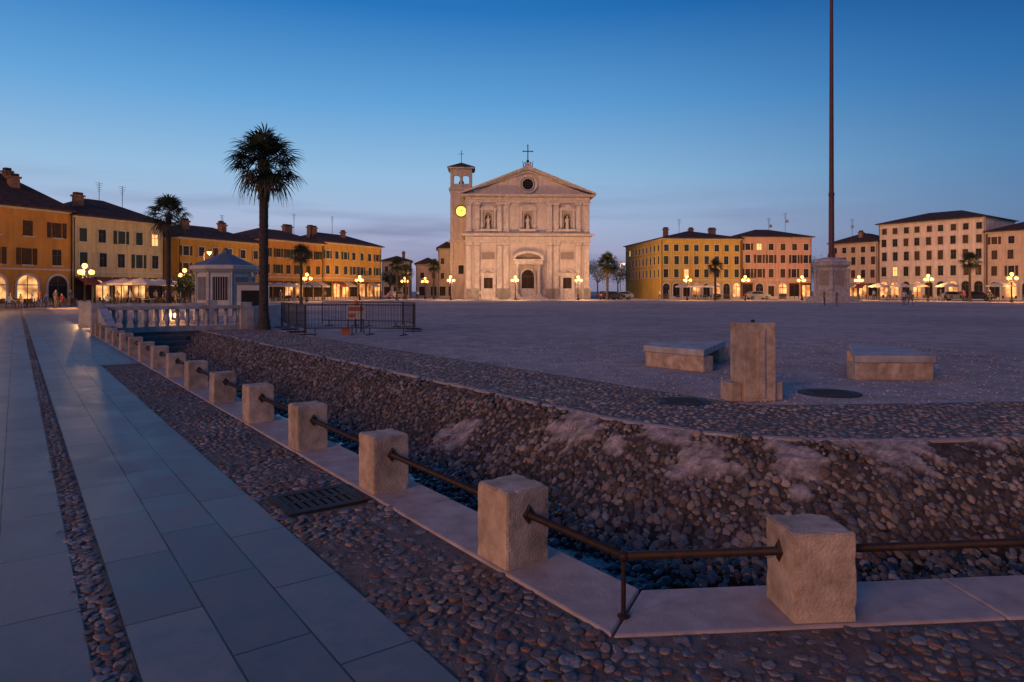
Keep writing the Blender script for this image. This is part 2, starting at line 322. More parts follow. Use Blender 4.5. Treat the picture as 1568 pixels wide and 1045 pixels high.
# ---------------------------------------------------------------- stones
def ico(sub):
    bm=bmesh.new(); bmesh.ops.create_icosphere(bm,subdivisions=sub,radius=1); V=np.array([v.co[:] for v in bm.verts]); Fa=np.array([[v.index for v in f.verts] for f in bm.faces]); bm.free(); return V,Fa
I0,I1=ico(1),ico(2)
def stones(name,xy,zf,size,flat,pal,mat,sink=.3,grad=False,jit=.35,clip=1.0,near=6.5,smin=.62,smax=1.18):
    N=len(xy); dist=np.hypot(xy[:,0],xy[:,1])
    sx=size*rng.uniform(smin,smax,N); sy=sx*rng.uniform(.55,.98,N); sz=np.minimum(sx,sy)*flat*rng.uniform(.8,1.2,N)
    rz=rng.uniform(0,6.28,N); pal=np.array(pal)
    sel=(np.clip(.5+.32*pn(xy[:,0],xy[:,1],.9)+.2*pn(xy[:,0],xy[:,1],2.3),0,.99)*len(pal)*.55+rng.uniform(0,len(pal)*.5,N)).astype(int).clip(0,len(pal)-1)
    col=pal[sel]*rng.uniform(.65,1.3,(N,1))
    z=zf(xy); gx=gy=np.zeros(N)
    if grad:
        h=.05; gx=(zf(xy+[h,0])-zf(xy-[h,0]))/(2*h); gy=(zf(xy+[0,h])-zf(xy-[0,h]))/(2*h)
    gx=gx+rng.normal(0,.10,N); gy=gy+rng.normal(0,.10,N)
    Vs=[];Fs=[];Cs=[];off=0
    for (B,Fb),msk in ((I1,dist<near),(I0,dist>=near)):
        ids=np.where(msk)[0]
        if not len(ids): continue
        nv=len(B)
        b=np.repeat(B[None],len(ids),0)
        for _ in range(5):
            nrm=rng.normal(0,1,(len(ids),3)); nrm[:,2]*=.35; nrm/=np.linalg.norm(nrm,axis=1)[:,None]; lim=rng.uniform(.55,.95,len(ids))
            dt=np.einsum('ijk,ik->ij',b,nrm); ex=np.maximum(dt-lim[:,None],0); b=b-ex[:,:,None]*nrm[:,None,:]
        b=b*(1+jit*.12*rng.normal(0,1,(len(ids),nv,1)).clip(-1,1))
        b[:,:,2]=np.minimum(b[:,:,2],clip+.06*rng.normal(0,1,(len(ids),nv)))
        x=b[:,:,0]*sx[ids,None]; y=b[:,:,1]*sy[ids,None]; zz=b[:,:,2]*sz[ids,None]
        c,s_=np.cos(rz[ids])[:,None],np.sin(rz[ids])[:,None]
        X=x*c-y*s_; Y=x*s_+y*c
        Z=zz+gx[ids,None]*X+gy[ids,None]*Y+(z[ids]+sz[ids]*(.5-sink))[:,None]
        Vv=np.stack([X+xy[ids,0,None],Y+xy[ids,1,None],Z],-1).reshape(-1,3)
        Ff=(Fb[None]+(np.arange(len(ids))*nv)[:,None,None]).reshape(-1,3)+off
        Vs.append(Vv);Fs.append(Ff);Cs.append(np.repeat(col[ids],nv,0)); off+=len(Vv)
    me=mesh_np(name,np.concatenate(Vs),np.concatenate(Fs),mat,True,np.concatenate(Cs)); return link(bpy.data.objects.new(name,me))
def hexpts(x0,x1,y0,y1,sp,j=.3):
    ys=np.arange(y0,y1,sp*.866); o=[]
    for i,y in enumerate(ys):
        x=np.arange(x0,x1,sp)+(sp/2 if i%2 else 0); o.append(np.column_stack([x,np.full(len(x),y)]))
    o=np.concatenate(o); return o+rng.normal(0,sp*j*.6,o.shape)
PALF=[(.13,.095,.085),(.10,.07,.06),(.16,.11,.09),(.15,.12,.115),(.17,.085,.06),(.13,.11,.11),(.20,.15,.13),(.17,.155,.16),(.24,.20,.19),(.34,.28,.25)]
PALB=[(.17,.12,.09),(.22,.16,.12),(.13,.095,.075),(.27,.20,.155),(.18,.15,.135),(.12,.08,.062),(.32,.25,.20),(.15,.13,.125)]
PALW=[(.02,.024,.03),(.035,.038,.045),(.07,.07,.075),(.025,.025,.025),(.05,.048,.05)]
def L2W(t,d): return p0+np.outer(t,u)+np.outer(d,n1)
q=hexpts(-.9,13.65,-.73,-.02,.066); a=L2W(q[:,0],q[:,1])
q2=hexpts(-4,8.5,-2.0,3.9,.066); d1_,d2_=d12(q2); q2=q2[(d1_>-.73)&(d2_<-.02)&((q2-p0)@u<-.84) | ((d1_>0)&(d2_<-.02))]
allf=np.concatenate([a,q2])
gc=np.array(gp(487,768)); loc=np.column_stack([(allf-gc)@u,(allf-gc)@n1]); allf=allf[~((np.abs(loc[:,0])<.31)&(np.abs(loc[:,1])<.27))]
allf=allf[rng.uniform(0,1,len(allf))>.12+.10*pn(allf[:,0],allf[:,1],3)]
stones('cobblestones',allf,lambda p:np.full(len(p),.004)+.006*pn(p[:,0],p[:,1],2.2),.040,.60,PALF,M['stonem'],sink=.62,clip=.46,jit=.7,smin=.45,smax=1.3)
q=hexpts(-5,40,-1.94,-1.80,.055); stones('cobblestone_strip',L2W(q[:,0],q[:,1]),lambda p:np.full(len(p),.004),.036,.5,PALF,M['stonem'],sink=.5,clip=.45)
q=hexpts(-2,26,3.9,6.0,.095); w=L2W(q[:,0],q[:,1]); w=w[(es(w)>3.86)&(d12(w)[1]>3.9)]
q=hexpts(-1,16,3.9,6.0,.095); w2=pc+np.outer(q[:,0],v)+np.outer(q[:,1],n2); d1_,d2_=d12(w2); w2=w2[(d1_>6.0)&(es(w2)>3.86)]
w=w[(d12(w)[0]<6.0)]; ww_=np.concatenate([w,w2]); ww_=ww_[rng.uniform(0,1,len(ww_))>.12+.1*pn(ww_[:,0],ww_[:,1],2)]
stones('plaza_cobblestones',ww_,lambda p:np.full(len(p),.004)+.005*pn(p[:,0],p[:,1],2),.052,.5,[(.20,.15,.13),(.27,.20,.175),(.17,.14,.13),(.33,.26,.235),(.24,.2,.19)],M['stonem'],sink=.56,clip=.45)
def zb(p): return np.array(prof(es(p)))+.03*pn(p[:,0],p[:,1],1.4)+.02*pn(p[:,0]+5,p[:,1],4)
def region(sp,e0,e1,smax=12):
    q=hexpts(-14,18,2,27,sp,.42); e=es(q); t=(q-p0)@u; s=(q-pc)@v
    k=(e>e0)&(e<e1)&(t<TL-.1)&(s<smax); return q[k]
bk=region(.072,2.1,3.69); bk=bk[patchw(bk)<.5]; bk=bk[rng.uniform(0,1,len(bk))>.06]
stones('bank_cobblestones',bk,zb,.046,.8,PALB,M['bankst'],sink=.42,grad=True,jit=.8,smin=.5,smax=1.4,near=7.4)
bd=region(.078,.5,2.3); stones('moat_pebbles',bd,lambda p:zb(p)+.015*pn(p[:,0],p[:,1],11),.048,.7,PALW,M['wetstone'],sink=.3,grad=True,jit=.6,near=6,smin=.5,smax=1.4)
# loose gravel on the piazza near the viewer
q=np.column_stack([rng.uniform(-6,12,9000),rng.uniform(9.3,22,9000)]); k_=(d12(q)[0]>6.1)&(d12(q)[1]>6.1); q=q[k_]
stones('loose_gravel',q,lambda p:np.full(len(p),.002),.020,.7,[(.30,.25,.22),(.5,.42,.38),(.18,.15,.14)],M['stonem'],sink=.3,near=0,smin=.35,smax=1.3)
# ---------------------------------------------------------------- kerb blocks
kb=P()
def quadp(pp): kb.prism('kerb',M['kerb'],[tuple(x) for x in pp],-.3,.020+random.uniform(-.003,.003))
cor0,cor45=cor(0),cor(.46)
tt=[None,1.35]
while tt[-1]<TL-1.3: tt.append(tt[-1]+random.uniform(1.5,1.9))
tt.append(TL)
for i_ in range(len(tt)-1):
    a_=tt[i_]; b_=tt[i_+1]-.008
    s0,s1=(cor0,cor45) if a_ is None else (p0+u*a_,p0+u*a_+n1*.46)
    if a_ is None: s0=s0+u*.006; s1=s1+u*.006
    quadp([s0,s1,p0+u*b_+n1*.46,p0+u*b_])
ss=[None,1.95]
while ss[-1]<SR-1.3: ss.append(ss[-1]+random.uniform(1.5,1.9))
ss.append(SR)
for i_ in range(len(ss)-1):
    a_=ss[i_]; b_=ss[i_+1]-.008
    s0,s1=(cor0,cor45) if a_ is None else (pc+v*a_,pc+v*a_+n2*.46)
    if a_ is None: s0=s0+v*.006; s1=s1+v*.006
    quadp([s0,pc+v*b_,pc+v*b_+n2*.46,s1])
kb.single('stone_kerb',bevel=.012)
def rough_post(name,c,rz):
    bm=bmesh.new(); bmesh.ops.create_cube(bm,size=1)
    hx=.305*random.uniform(.97,1.03); hy=.30; hz=.435*random.uniform(.97,1.03)
    for w_ in bm.verts: w_.co=Vector((w_.co.x*hx,w_.co.y*hy,(w_.co.z+.5)*hz))
    bmesh.ops.bevel(bm,geom=list(bm.edges),offset=.007,segments=2,affect='EDGES')
    bmesh.ops.subdivide_edges(bm,edges=[e for e in bm.edges if e.calc_length()>.2],cuts=13,use_grid_fill=True)
    sd=random.uniform(0,50); tilt=random.uniform(-.012,.012)
    for w_ in bm.verts:
        x,y,z=w_.co; nn=.0022*(math.sin(x*31+sd+z*17)+math.cos(y*27+z*23+sd)); edge=(abs(x)>hx*.47)+(abs(y)>hy*.47)+(z>hz*.97)
        f=1+nn*2
        if edge>=2: f-=.03*max(0,math.sin(z*43+x*19+sd*3+y*29)*math.sin(z*11+x*13+sd+y*9))
        w_.co=Vector((x*f+tilt*z,y*f,z-(.012*max(0,math.sin(x*37+y*41+sd)*math.sin(x*9-y*14+sd)) if edge>=2 and z>hz*.9 else 0)))
    me=bpy.data.meshes.new(name); bm.to_mesh(me); bm.free(); me.materials.append(M['stone_post'])
    e=empty(name,(c[0],c[1],.014),rz+random.uniform(-.03,.03)); o=link(bpy.data.objects.new('block',me)); o.parent=e
    for w_ in me.vertices: w_.co.x+=sd
    o.location=(-sd,0,0)
    d=P()
    for sg in (-1,1):
        x=sg*(hx/2+.004); zc=.30
        vs=[(x,0,zc-.06),(x,.045,zc),(x,0,zc+.06),(x,-.045,zc),(x+sg*.012,0,zc-.04),(x+sg*.012,.03,zc),(x+sg*.012,0,zc+.04),(x+sg*.012,-.03,zc)]
        d.raw('rail_plate',M['iron'],vs,[(0,1,2,3),(4,5,6,7),(0,1,5,4),(1,2,6,5),(2,3,7,6),(3,0,4,7)])
    for (part,_),(V_,F_,mt) in d.d.items():
        me=bpy.data.meshes.new(part); me.from_pydata(V_,[],F_); me.materials.append(mt); o=link(bpy.data.objects.new(part,me)); o.parent=e
offn=.17
for i_ in range(15):
    t=.16+1.754*i_
    if t>TL-1: break
    rough_post('stone_bollard',p0+u*t+n1*offn,A1)
for i_ in range(8): rough_post('stone_bollard',pc+v*(1.04+1.754*i_)+n2*offn,A2)
rl=P(); zr=.312; ck=cor(offn)
rl.tube('rail',M['iron'],(*(ck),zr),(*(p0+u*(TL-1)+n1*offn),zr),.021,12)
rl.tube('rail',M['iron'],(*(ck),zr),(*(pc+v*14+n2*offn),zr),.021,12)
rl.ball('rail',M['iron'],(*ck,zr),.028)
rl.tube('upright',M['iron'],(*ck,0),(*ck,zr),.012,10)
rl.lathe('upright',M['iron'],[(.03,.015),(.03,.028),(.014,.035)],ck[0],ck[1])
rl.make('iron_railing',smooth=('rail',))
CI=M['castiron']
g=P(); g.box('frame',CI,-.30,.30,-.26,-.19,.004,.024); g.box('frame',CI,-.30,.30,.19,.26,.004,.024); g.box('frame',CI,-.30,-.24,-.19,.19,.004,.024); g.box('frame',CI,.24,.30,-.19,.19,.004,.024)
g.box('pit',M['tyre'],-.24,.24,-.19,.19,.002,.006)
for k_ in range(8):
    x=-.24+k_*.062; g.box('bars',CI,x,x+.038,-.19,.19,.008,.021)
g.box('bars',CI,-.24,.24,-.02,.02,.008,.0225)
g.make('drain_grate',(gc[0],gc[1],0.004),A1+math.pi/2)
for (px,py,r) in ((1045,616,.40),(1270,603,.46)):
    x,y=gp(px,py); m_=P(); m_.lathe('frame',CI,[(r,.002),(r,.012),(r-.04,.014)],n=32); m_.lathe('cover',CI,[(r-.06,.014),(r-.06,.018),(r-.09,.02)],n=32)
    for k_ in range(5): m_.box('ribs',CI,-r*.6,r*.6,(-2+k_)*.1-.012,(-2+k_)*.1+.012,.0205,.026)
    m_.make('manhole_cover',(x,y,.004))
# ---------------------------------------------------------------- bridge
b=P(); D0,D1=.25,5.4
def par(t0,t1):
    b.box('parapet',M['white_stone'],t0,t1,-D1,-D0,0,.2)
    b.box('coping',M['white_stone'],t0-.04,t1+.04,-D1,-D0,.86,1.0)
    y=-D1+.25
    while y<-D0-.1:
        b.lathe('balusters',M['white_stone'],[(.08,.2),(.06,.28),(.10,.42),(.06,.65),(.08,.86)],(t0+t1)/2,y+.1,8); y+=.36
    for yy in (-D1-.2,-D0-.15): b.box('piers',M['white_stone'],t0-.1,t1+.1,yy-.05,yy+.4,0,1.12)
par(26.0,26.3); par(32,32.3)
b.box('deck',M['wallst'],26.0,32.3,-4.2,0,-1.2,-.02)
b.raw('wing',M['white_stone'],[(22.9,-.5,0),(26,-.5,0),(26,-.5,1.0),(22.9,-.5,.42),(22.9,-.2,0),(26,-.2,0),(26,-.2,1.0),(22.9,-.2,.42)],[(0,3,2,1),(4,5,6,7),(0,1,5,4),(1,2,6,5),(2,3,7,6),(3,0,4,7)])
b.raw('wing',M['white_stone'],[(25.8,-5.4,0),(25.8,-5.7,0),(29,-8.0,0),(29,-7.7,0),(25.8,-5.4,.95),(25.8,-5.7,.95),(29,-8.0,.95),(29,-7.7,.95)],[(0,1,2,3),(4,7,6,5),(0,4,5,1),(1,5,6,2),(2,6,7,3),(3,7,4,0)])
b.make('stone_bridge',(p0[0],p0[1],0),A1,bevel=.01)
st=P()
for k_ in range(5): st.box('steps',M['wallst'],22.6+k_*.6,23.2+k_*.6 if k_<4 else 26,-3.0,-.75,-.95,-.78+k_*.17)
st.make('stone_steps',(p0[0],p0[1],0),A1,bevel=.01)
# ---------------------------------------------------------------- palm
def palm_mesh(seed,nf=64,R=1.55):
    rr=random.Random(seed); parts={'fronds':([],[]),'dry_fronds':([],[]),'stalks':([],[])}
    for k in range(nf):
        fr=k/nf; el=math.radians(82-fr*135+rr.uniform(-10,10)); az=k*2.39996+rr.uniform(-.3,.3)
        dead=fr>.86
        d=Vector((math.cos(el)*math.cos(az),math.cos(el)*math.sin(az),math.sin(el)))
        ln=R*rr.uniform(.40,.66)*(1 if el>-.4 else .8); side=d.cross(Vector((0,0,1)))
        side=side.normalized() if side.length>.05 else Vector((1,0,0)); up=side.cross(d).normalized()
        o=Vector((0,0,0)); h=o+d*ln-Vector((0,0,.08*ln)); V_,F_=parts['stalks']; b0=len(V_)
        for pnt,w in ((o,.018),(h,.01)): V_.extend([tuple(pnt+side*w),tuple(pnt+up*w),tuple(pnt-side*w)])
        F_.extend([(b0,b0+1,b0+4,b0+3),(b0+1,b0+2,b0+5,b0+4),(b0+2,b0,b0+3,b0+5)])
        V_,F_=parts['dry_fronds' if dead else 'fronds']; nl=16; bl=R*rr.uniform(.42,.56)
        roll=rr.uniform(-.5,.5); s2=side*math.cos(roll)+up*math.sin(roll); u2=up*math.cos(roll)-side*math.sin(roll)
        for i in range(nl):
            a=math.radians(-118+236*i/(nl-1))+rr.uniform(-.04,.04); dir_=(d*math.cos(a)+s2*math.sin(a)); L_=bl*(1-.25*abs(a)/2)*rr.uniform(.8,1.1)
            perp=(-d*math.sin(a)+s2*math.cos(a)); pts=[]
            for q_,w in ((0,.004),(.45,.023),(.75,.014),(1,.002)):
                c=h+dir_*L_*q_+u2*.10*L_*math.sin(q_*3)*(1 if abs(a)<1.3 else .3)-Vector((0,0,1))*(.30 if not dead else .7)*L_*q_**2.4
                pts.append((c,w*R/1.1))
            b0=len(V_)
            for c,w in pts: V_.extend([tuple(c+perp*w+u2*w*.35),tuple(c-perp*w+u2*w*.35)])
            for j in range(3): F_.append((b0+2*j,b0+2*j+1,b0+2*j+3,b0+2*j+2))
    out={}
    for n_,(V_,F_) in parts.items():
        me=bpy.data.meshes.new(n_); me.from_pydata(V_,[],F_); me.materials.append({'fronds':M['frond'],'dry_fronds':M['deadfrond'],'stalks':M['frond']}[n_]); out[n_]=me
    return out
PM=[palm_mesh(3),palm_mesh(11,48),palm_mesh(20,44)]
def palm(x,y,zc,R=1.55,var=0,tr=.16):
    e=empty('palm_tree',(x,y,0),random.uniform(0,6)); sc=R/1.55
    for n_,me in PM[var].items():
        o=link(bpy.data.objects.new(n_,me)); o.parent=e; o.location=(0,0,zc-.15*R); o.scale=(sc,sc,sc)
    t=P(); pr=[]; nn=int(zc/.11)
    for i in range(nn+1):
        z=(zc-.1*R)*i/nn; r=tr*(1.35-.5*min(1,z/.8) if z<.8 else .85)*(1+.035*math.sin(i*2.6)+.03*random.uniform(-1,1))
        if z>zc-1.1: r*=1+.45*(z-zc+1.1)
        pr.append((r,z))
    t.lathe('trunk',M['trunk'],pr,n=14)
    for i in range(60):
        z=zc-.1-random.random()**1.7*min(1.8,zc*.3); a=random.uniform(0,6.28)
        p=Vector((tr*math.cos(a),tr*math.sin(a),z)); q_=p+Vector((math.cos(a)*.07,math.sin(a)*.07,.15)); t.tube('leaf_bases',M['deadfrond'],p,q_,.028,4,.006)
    for (part,_),(V_,F_,mt) in t.d.items():
        me=bpy.data.meshes.new(part); me.from_pydata(V_,[],F_); me.materials.append(mt); o=link(bpy.data.objects.new(part,me)); o.parent=e
def at(px,Y): return (px-784)/F*Y
palm(at(404,27.6),27.6,7.0,1.72,0,.21)
palm(at(258,46),46,6.9,1.65,1,.17)
palm(at(461,80),80,6.0,1.7,2,.17)
palm(at(608,112),112,6.0,1.7,1,.2); palm(at(1095,108),108,5.6,1.7,2,.2); palm(at(1485,98),98,6.0,1.8,1,.2)
palm(at(930,118),118,6.6,2.5,0,.25); palm(at(622,122),122,5.2,1.8,2,.2); palm(at(664,124),124,6.3,1.6,1,.2)
def tree(x,y,h,r,seed=1):
    rr=random.Random(seed); t=P(); t.tube('trunk',M['bark'],(0,0,0),(0,0,h*.45),.16,8,.11)
    cl=[]
    for i in range(7):
        a=i*2.4; el=rr.uniform(.3,1.2); q_=Vector((math.cos(a)*math.cos(el)*r*.7,math.sin(a)*math.cos(el)*r*.7,h*.45+math.sin(el)*h*.4)); t.tube('limbs',M['bark'],(0,0,h*.4),q_,.07,5,.02); cl.append(q_)
    cl+= [Vector((rr.uniform(-.6,.6)*r,rr.uniform(-.6,.6)*r,h*rr.uniform(.5,.92))) for _ in range(14)]
    vs=[];fs=[]
    for c in cl:
        for _ in range(110):
            p=c+Vector((rr.gauss(0,.2)*r,rr.gauss(0,.2)*r,rr.gauss(0,.13)*h*.6)); s=rr.uniform(.06,.15); a=Vector((rr.gauss(0,1),rr.gauss(0,1),rr.gauss(0,1))).normalized(); b_=a.orthogonal().normalized()
            k=len(vs); vs+= [tuple(p+a*s),tuple(p+b_*s*.6),tuple(p-a*s),tuple(p-b_*s*.6)]; fs.append((k,k+1,k+2,k+3))
    t.raw('foliage',M['leaf'],vs,fs); t.make('tree',(x,y,0))
tree(at(915,128),128,7.4,2.8,1); tree(at(946,132),132,7.0,2.8,2); tree(at(597,140),140,6.4,2.4,3); tree(at(612,136),136,5.0,2,4); tree(at(1250,140),140,8.5,2.8,5); tree(at(290,62),62,3.2,1.3,6)
# ---------------------------------------------------------------- buildings
def wallmat(name,c): return nmat(name,tuple(x*.88 for x in c),tuple(min(1,x*1.1) for x in c),.6,.9,.2,6,bdist=.02,streak=.22)
W_={'ochre':wallmat('ochre_stucco',(.60,.31,.05)),'pale':wallmat('pale_yellow_stucco',(.60,.47,.24)),'orange':wallmat('orange_stucco',(.60,.27,.05)),
'cream':wallmat('cream_stucco',(.56,.44,.28)),'pink':wallmat('pink_stucco',(.62,.34,.23)),'salmon':wallmat('salmon_stucco',(.62,.44,.32)),'white':wallmat('white_stucco',(.70,.56,.46)),'yell':wallmat('yellow_stucco',(.60,.38,.07))}
def arch(cx,w,z0,zs,n=8):
    pts=[(cx-w/2,z0),(cx+w/2,z0)]
    for i in range(n+1):
        a=math.pi*i/n; pts.append((cx+w/2*math.cos(a),zs+w/2*math.sin(a)))
    return pts
def building(name,p,ang,W,D,H,wall,rows,nb,ww=1.0,wh=1.6,shut=None,ground='shop',rh=2.0,gh=3.6,chim=2,sidewin=0,ant=1,ridge='hip',seed=0,lit=.5,surr=True,balc=0):
    rr=random.Random(seed+int(W*10)); b=P(); wm=W_[wall]
    b.box('walls',wm,0,W,0,D,0,H)
    b.box('plinth',M['trim'],-.02,W+.02,-.06,0.1,0,.5)
    b.box('string_course',M['trim'],-.03,W+.03,-.1,.05,gh+.05,gh+.22)
    b.box('cornice',M['trim'],-.1,W+.1,-.25,D+.1,H+.002,H+.22)
    ov=.7; z=H+.225
    b.box('eaves',M['roof'],-ov*.6,W+ov*.6,-ov,D+ov,z,z+.13)
    z+=.132; x0,x1,y0,y1=-ov*.6,W+ov*.6,-ov,D+ov; hh=min(W,D)/2*.98 if ridge=='hip' else .01
    hx=hh if W>=D else W/2
    if W>=D: A=(x0+hx,(y0+y1)/2,z+rh); B=(x1-hx,(y0+y1)/2,z+rh); fs=[(0,1,5,4),(1,2,5),(2,3,4,5),(3,0,4)]
    else: A=(W/2,y0+hh,z+rh); B=(W/2,y1-hh,z+rh); fs=[(0,1,4),(1,2,5,4),(2,3,5),(3,0,4,5)]
    b.raw('roof',M['roof'],[(x0,y0,z),(x1,y0,z),(x1,y1,z),(x0,y1,z),A,B],fs)
    sp=W/nb
    def window(cx,zb,w,h,side=False):
        f=(lambda x0,x1,y0,y1:(x0,x1,y0,y1)) if not side else (lambda x0,x1,y0,y1:(y0,y1,x0,x1))
        def bx(part,mat,x0,x1,y0,y1,z0,z1): b.box(part,mat,*f(x0,x1,y0,y1),z0,z1)
        ltd=rr.random()<.04
        bx('glass',M['dark'],cx-w/2,cx+w/2,-.02,.05,zb,zb+h)
        if ltd: bx('lit_glass',M['lit'],cx-w/2+.05,cx+w/2-.05,-.026,0,zb+.05,zb+h-.05)
        elif rr.random()<.55: bx('closed_shutters',M[shut or 'shutb'],cx-w/2+.02,cx-.02,-.07,-.023,zb+.02,zb+h-.02); bx('closed_shutters',M[shut or 'shutb'],cx+.02,cx+w/2-.02,-.07,-.023,zb+.02,zb+h-.02)
        bx('frames',M['wood'],cx-.03,cx+.03,-.045,-.021,zb,zb+h); bx('frames',M['wood'],cx-w/2,cx+w/2,-.044,-.022,zb+h*.62,zb+h*.62+.05)
        if surr:
            t=.11
            bx('surrounds',M['trim'],cx-w/2-t,cx-w/2,-.1,.04,zb,zb+h); bx('surrounds',M['trim'],cx+w/2,cx+w/2+t,-.1,.04,zb,zb+h)
            bx('surrounds',M['trim'],cx-w/2-t-.02,cx+w/2+t+.02,-.13,.04,zb+h,zb+h+.13)
        bx('sills',M['trim'],cx-w/2-.14,cx+w/2+.14,-.2,.04,zb-.12,zb)
        if shut and w<sp-1.2 and rr.random()<.35:
            for sg in (-1,1):
                xa=cx+sg*(w/2+.13); xb=xa+sg*w*.44; bx('shutters',M[shut],min(xa,xb),max(xa,xb),-.07,-.01,zb-.02,zb+h+.02)
    for (zb,h) in rows:
        for i in range(nb): window(sp*(i+.5)+rr.uniform(-.08,.08),zb,ww,h)
    if sidewin:
        s2=D/sidewin
        for (zb,h) in rows:
            for i in range(sidewin): window(s2*(i+.5),zb,ww,h,True)
    for k in range(balc):
        cx=sp*(rr.randrange(nb)+.5); zb=rows[0][0]-.25; b.box('balcony',M['trim'],cx-1.1,cx+1.1,-1.0,.02,zb-.15,zb)
        for j in range(15): b.tube('balcony_rail',M['iron'],(cx-1.05+j*.15,-.95,zb),(cx-1.05+j*.15,-.95,zb+.95),.015,4)
        b.tube('balcony_rail',M['iron'],(cx-1.08,-.95,zb+.95),(cx+1.08,-.95,zb+.95),.03,5)
    i=0
    while i<nb:
        cx=sp*(i+.5); g=ground if ground!='mix' else rr.choice(['arcade','shop','door','shop'])
        if g=='arcade':
            w=min(sp*.66,2.2); zs=gh-.5-w/2
            b.xz('ground_openings',M['litw'] if rr.random()<lit else M['dark'],arch(cx,w,.02,zs),-.03,.05)
            o=arch(cx,w+.4,.0,zs,10)[1:]; inn=arch(cx,w,.0,zs,10)[1:]
            for k in range(len(o)-1): b.xz('arches',M['trim'],[inn[k],o[k],o[k+1],inn[k+1]],-.12,.03)
            b.box('arches',M['trim'],cx-w/2-.2,cx-w/2,-.118,.03,0,zs)
            b.box('door_frames',M['wood'],cx-.04,cx+.04,-.05,-.031,.1,zs+w/2-.05); b.box('door_frames',M['wood'],cx-w/2,cx+w/2,-.052,-.032,zs-.05,zs+.05)
            if rr.random()<.3: b.box('door_frames',M['wood'],cx-w/2,cx+w/2,-.06,-.033,.03,1.0)
        elif g=='shop':
            w=sp*.74; b.box('shop_windows',M['litw'] if rr.random()<lit else M['dark'],cx-w/2,cx+w/2,-.03,.05,.5,gh-.8)
            for xx in (cx-w/2-.1,cx-.05,cx+w/2): b.box('shop_frames',M['shutb'],xx,xx+.1,-.1,.03,.03,gh-.8)
            b.box('shop_frames',M['shutb'],cx-w/2-.12,cx+w/2+.12,-.12,.03,gh-.8,gh-.45)
            if rr.random()<.5:
                aw=M['awn'] if rr.random()<.6 else M['awnr']; b.raw('awnings',aw,[(cx-w/2-.15,-.13,gh-.5),(cx+w/2+.15,-.13,gh-.5),(cx+w/2+.15,-1.7,gh-1.15),(cx-w/2-.15,-1.7,gh-1.15),(cx-w/2-.15,-1.71,gh-1.4),(cx+w/2+.15,-1.71,gh-1.4)],[(0,1,2,3),(3,2,5,4)])
        else:
            b.box('doors',M['door'],cx-.6,cx+.6,-.04,.05,0,2.4)
            for xx in (cx-.8,cx+.6): b.box('surrounds',M['trim'],xx,xx+.2,-.12,.03,0,2.5)
            b.box('surrounds',M['trim'],cx-.85,cx+.85,-.14,.03,2.5,2.75)
        i+=1
    for k in range(chim):
        x=rr.uniform(.1,.9)*W; y=rr.uniform(.2,.5)*D if W>=D else rr.uniform(.15,.4)*D; zc=H+.3+rh*(.2+1.2*min(y/D,.5)); s_=rr.uniform(.3,.5)
        b.box('chimneys',M['chim'],x-s_,x+s_,y-.35,y+.35,H+.3,zc+1.1); b.box('chimneys',M['chim'],x-s_-.12,x+s_+.12,y-.48,y+.48,zc+1.102,zc+1.3)
        b.box('chimney_caps',M['roof'],x-s_+.05,x+s_-.05,y-.3,y+.3,zc+1.302,zc+1.6)
    for k in range(ant):
        x=rr.uniform(.15,.9)*W; y=D*.45; zt=H+rh+rr.uniform(2.2,3.6); b.tube('antenna',M['iron'],(x,y,H),(x,y,zt),.035,5)
        for j in range(5): b.tube('antenna',M['iron'],(x-.5+.08*j,y,zt-.25*j-.1),(x+.5-.08*j,y,zt-.25*j-.1),.022,4)
        if rr.random()<.4: b.ball('dish',M['grey'],(x+.2,y-.3,zt-1.6),.35,2,(1,.25,1))
    for xx in (.12,W-.12): b.tube('downpipe',M['iron'],(xx,-.14,0),(xx,-.14,H),.05,6)
    return b.make(name,(p[0],p[1],0),math.radians(ang))
def lp(Y): return (-82.4+.445*Y,Y)
s66=.9135
building('stucco_townhouse',lp(50),66,(75.6-50)/s66,11,10.0,'orange',[(4.3,1.7),(7.3,1.6)],9,.95,1.6,'shutb','arcade',4.3,3.7,4,0,4,seed=3,lit=.55,surr=False,balc=3)
building('stucco_townhouse',lp(75.7),66,(86.2-75.7)/s66,10,9.7,'pale',[(4.3,1.6),(7.1,1.5)],5,.9,1.6,'shutg','shop',2.6,3.6,1,0,2,seed=4,lit=.6)
building('stucco_townhouse',lp(88.2),66,(101.4-88.2)/s66,10,8.3,'ochre',[(3.9,1.3),(6.2,1.2)],6,.9,1.3,'shutb','arcade',2.1,3.3,3,0,2,seed=5)
building('stucco_townhouse',lp(101.5),66,(114-101.5)/s66,10,9.1,'orange',[(4.2,1.35),(6.7,1.3)],6,.9,1.35,'shutg','shop',2.0,3.5,2,0,1,seed=6,surr=False,lit=.6)
building('stucco_townhouse',lp(114.1),66,(129.3-114.1)/s66,10,9.5,'ochre',[(4.4,1.4),(7.0,1.3)],7,.95,1.4,'shutg','shop',2.0,3.6,4,0,1,seed=7,balc=1,lit=.6)
building('stucco_house',(at(585,158),158),6,6.5,8,8.2,'cream',[(3.5,1.3),(6,1.2)],3,.8,1.2,None,'door',1.2,3,1,0,0)
building('stucco_house',(at(637,146),146),6,5.0,9,7.0,'salmon',[(4.2,1.2)],2,.8,1.2,None,'door',1.4,3,0,0,0,seed=2)
building('stucco_house',(at(671,140),140),6,3.6,8,10,'cream',[(4,1.2),(7,1.2)],2,.7,1.2,None,'door',1.4,3,0,0,0,seed=9)
c6,s6=math.cos(math.radians(6)),math.sin(math.radians(6))
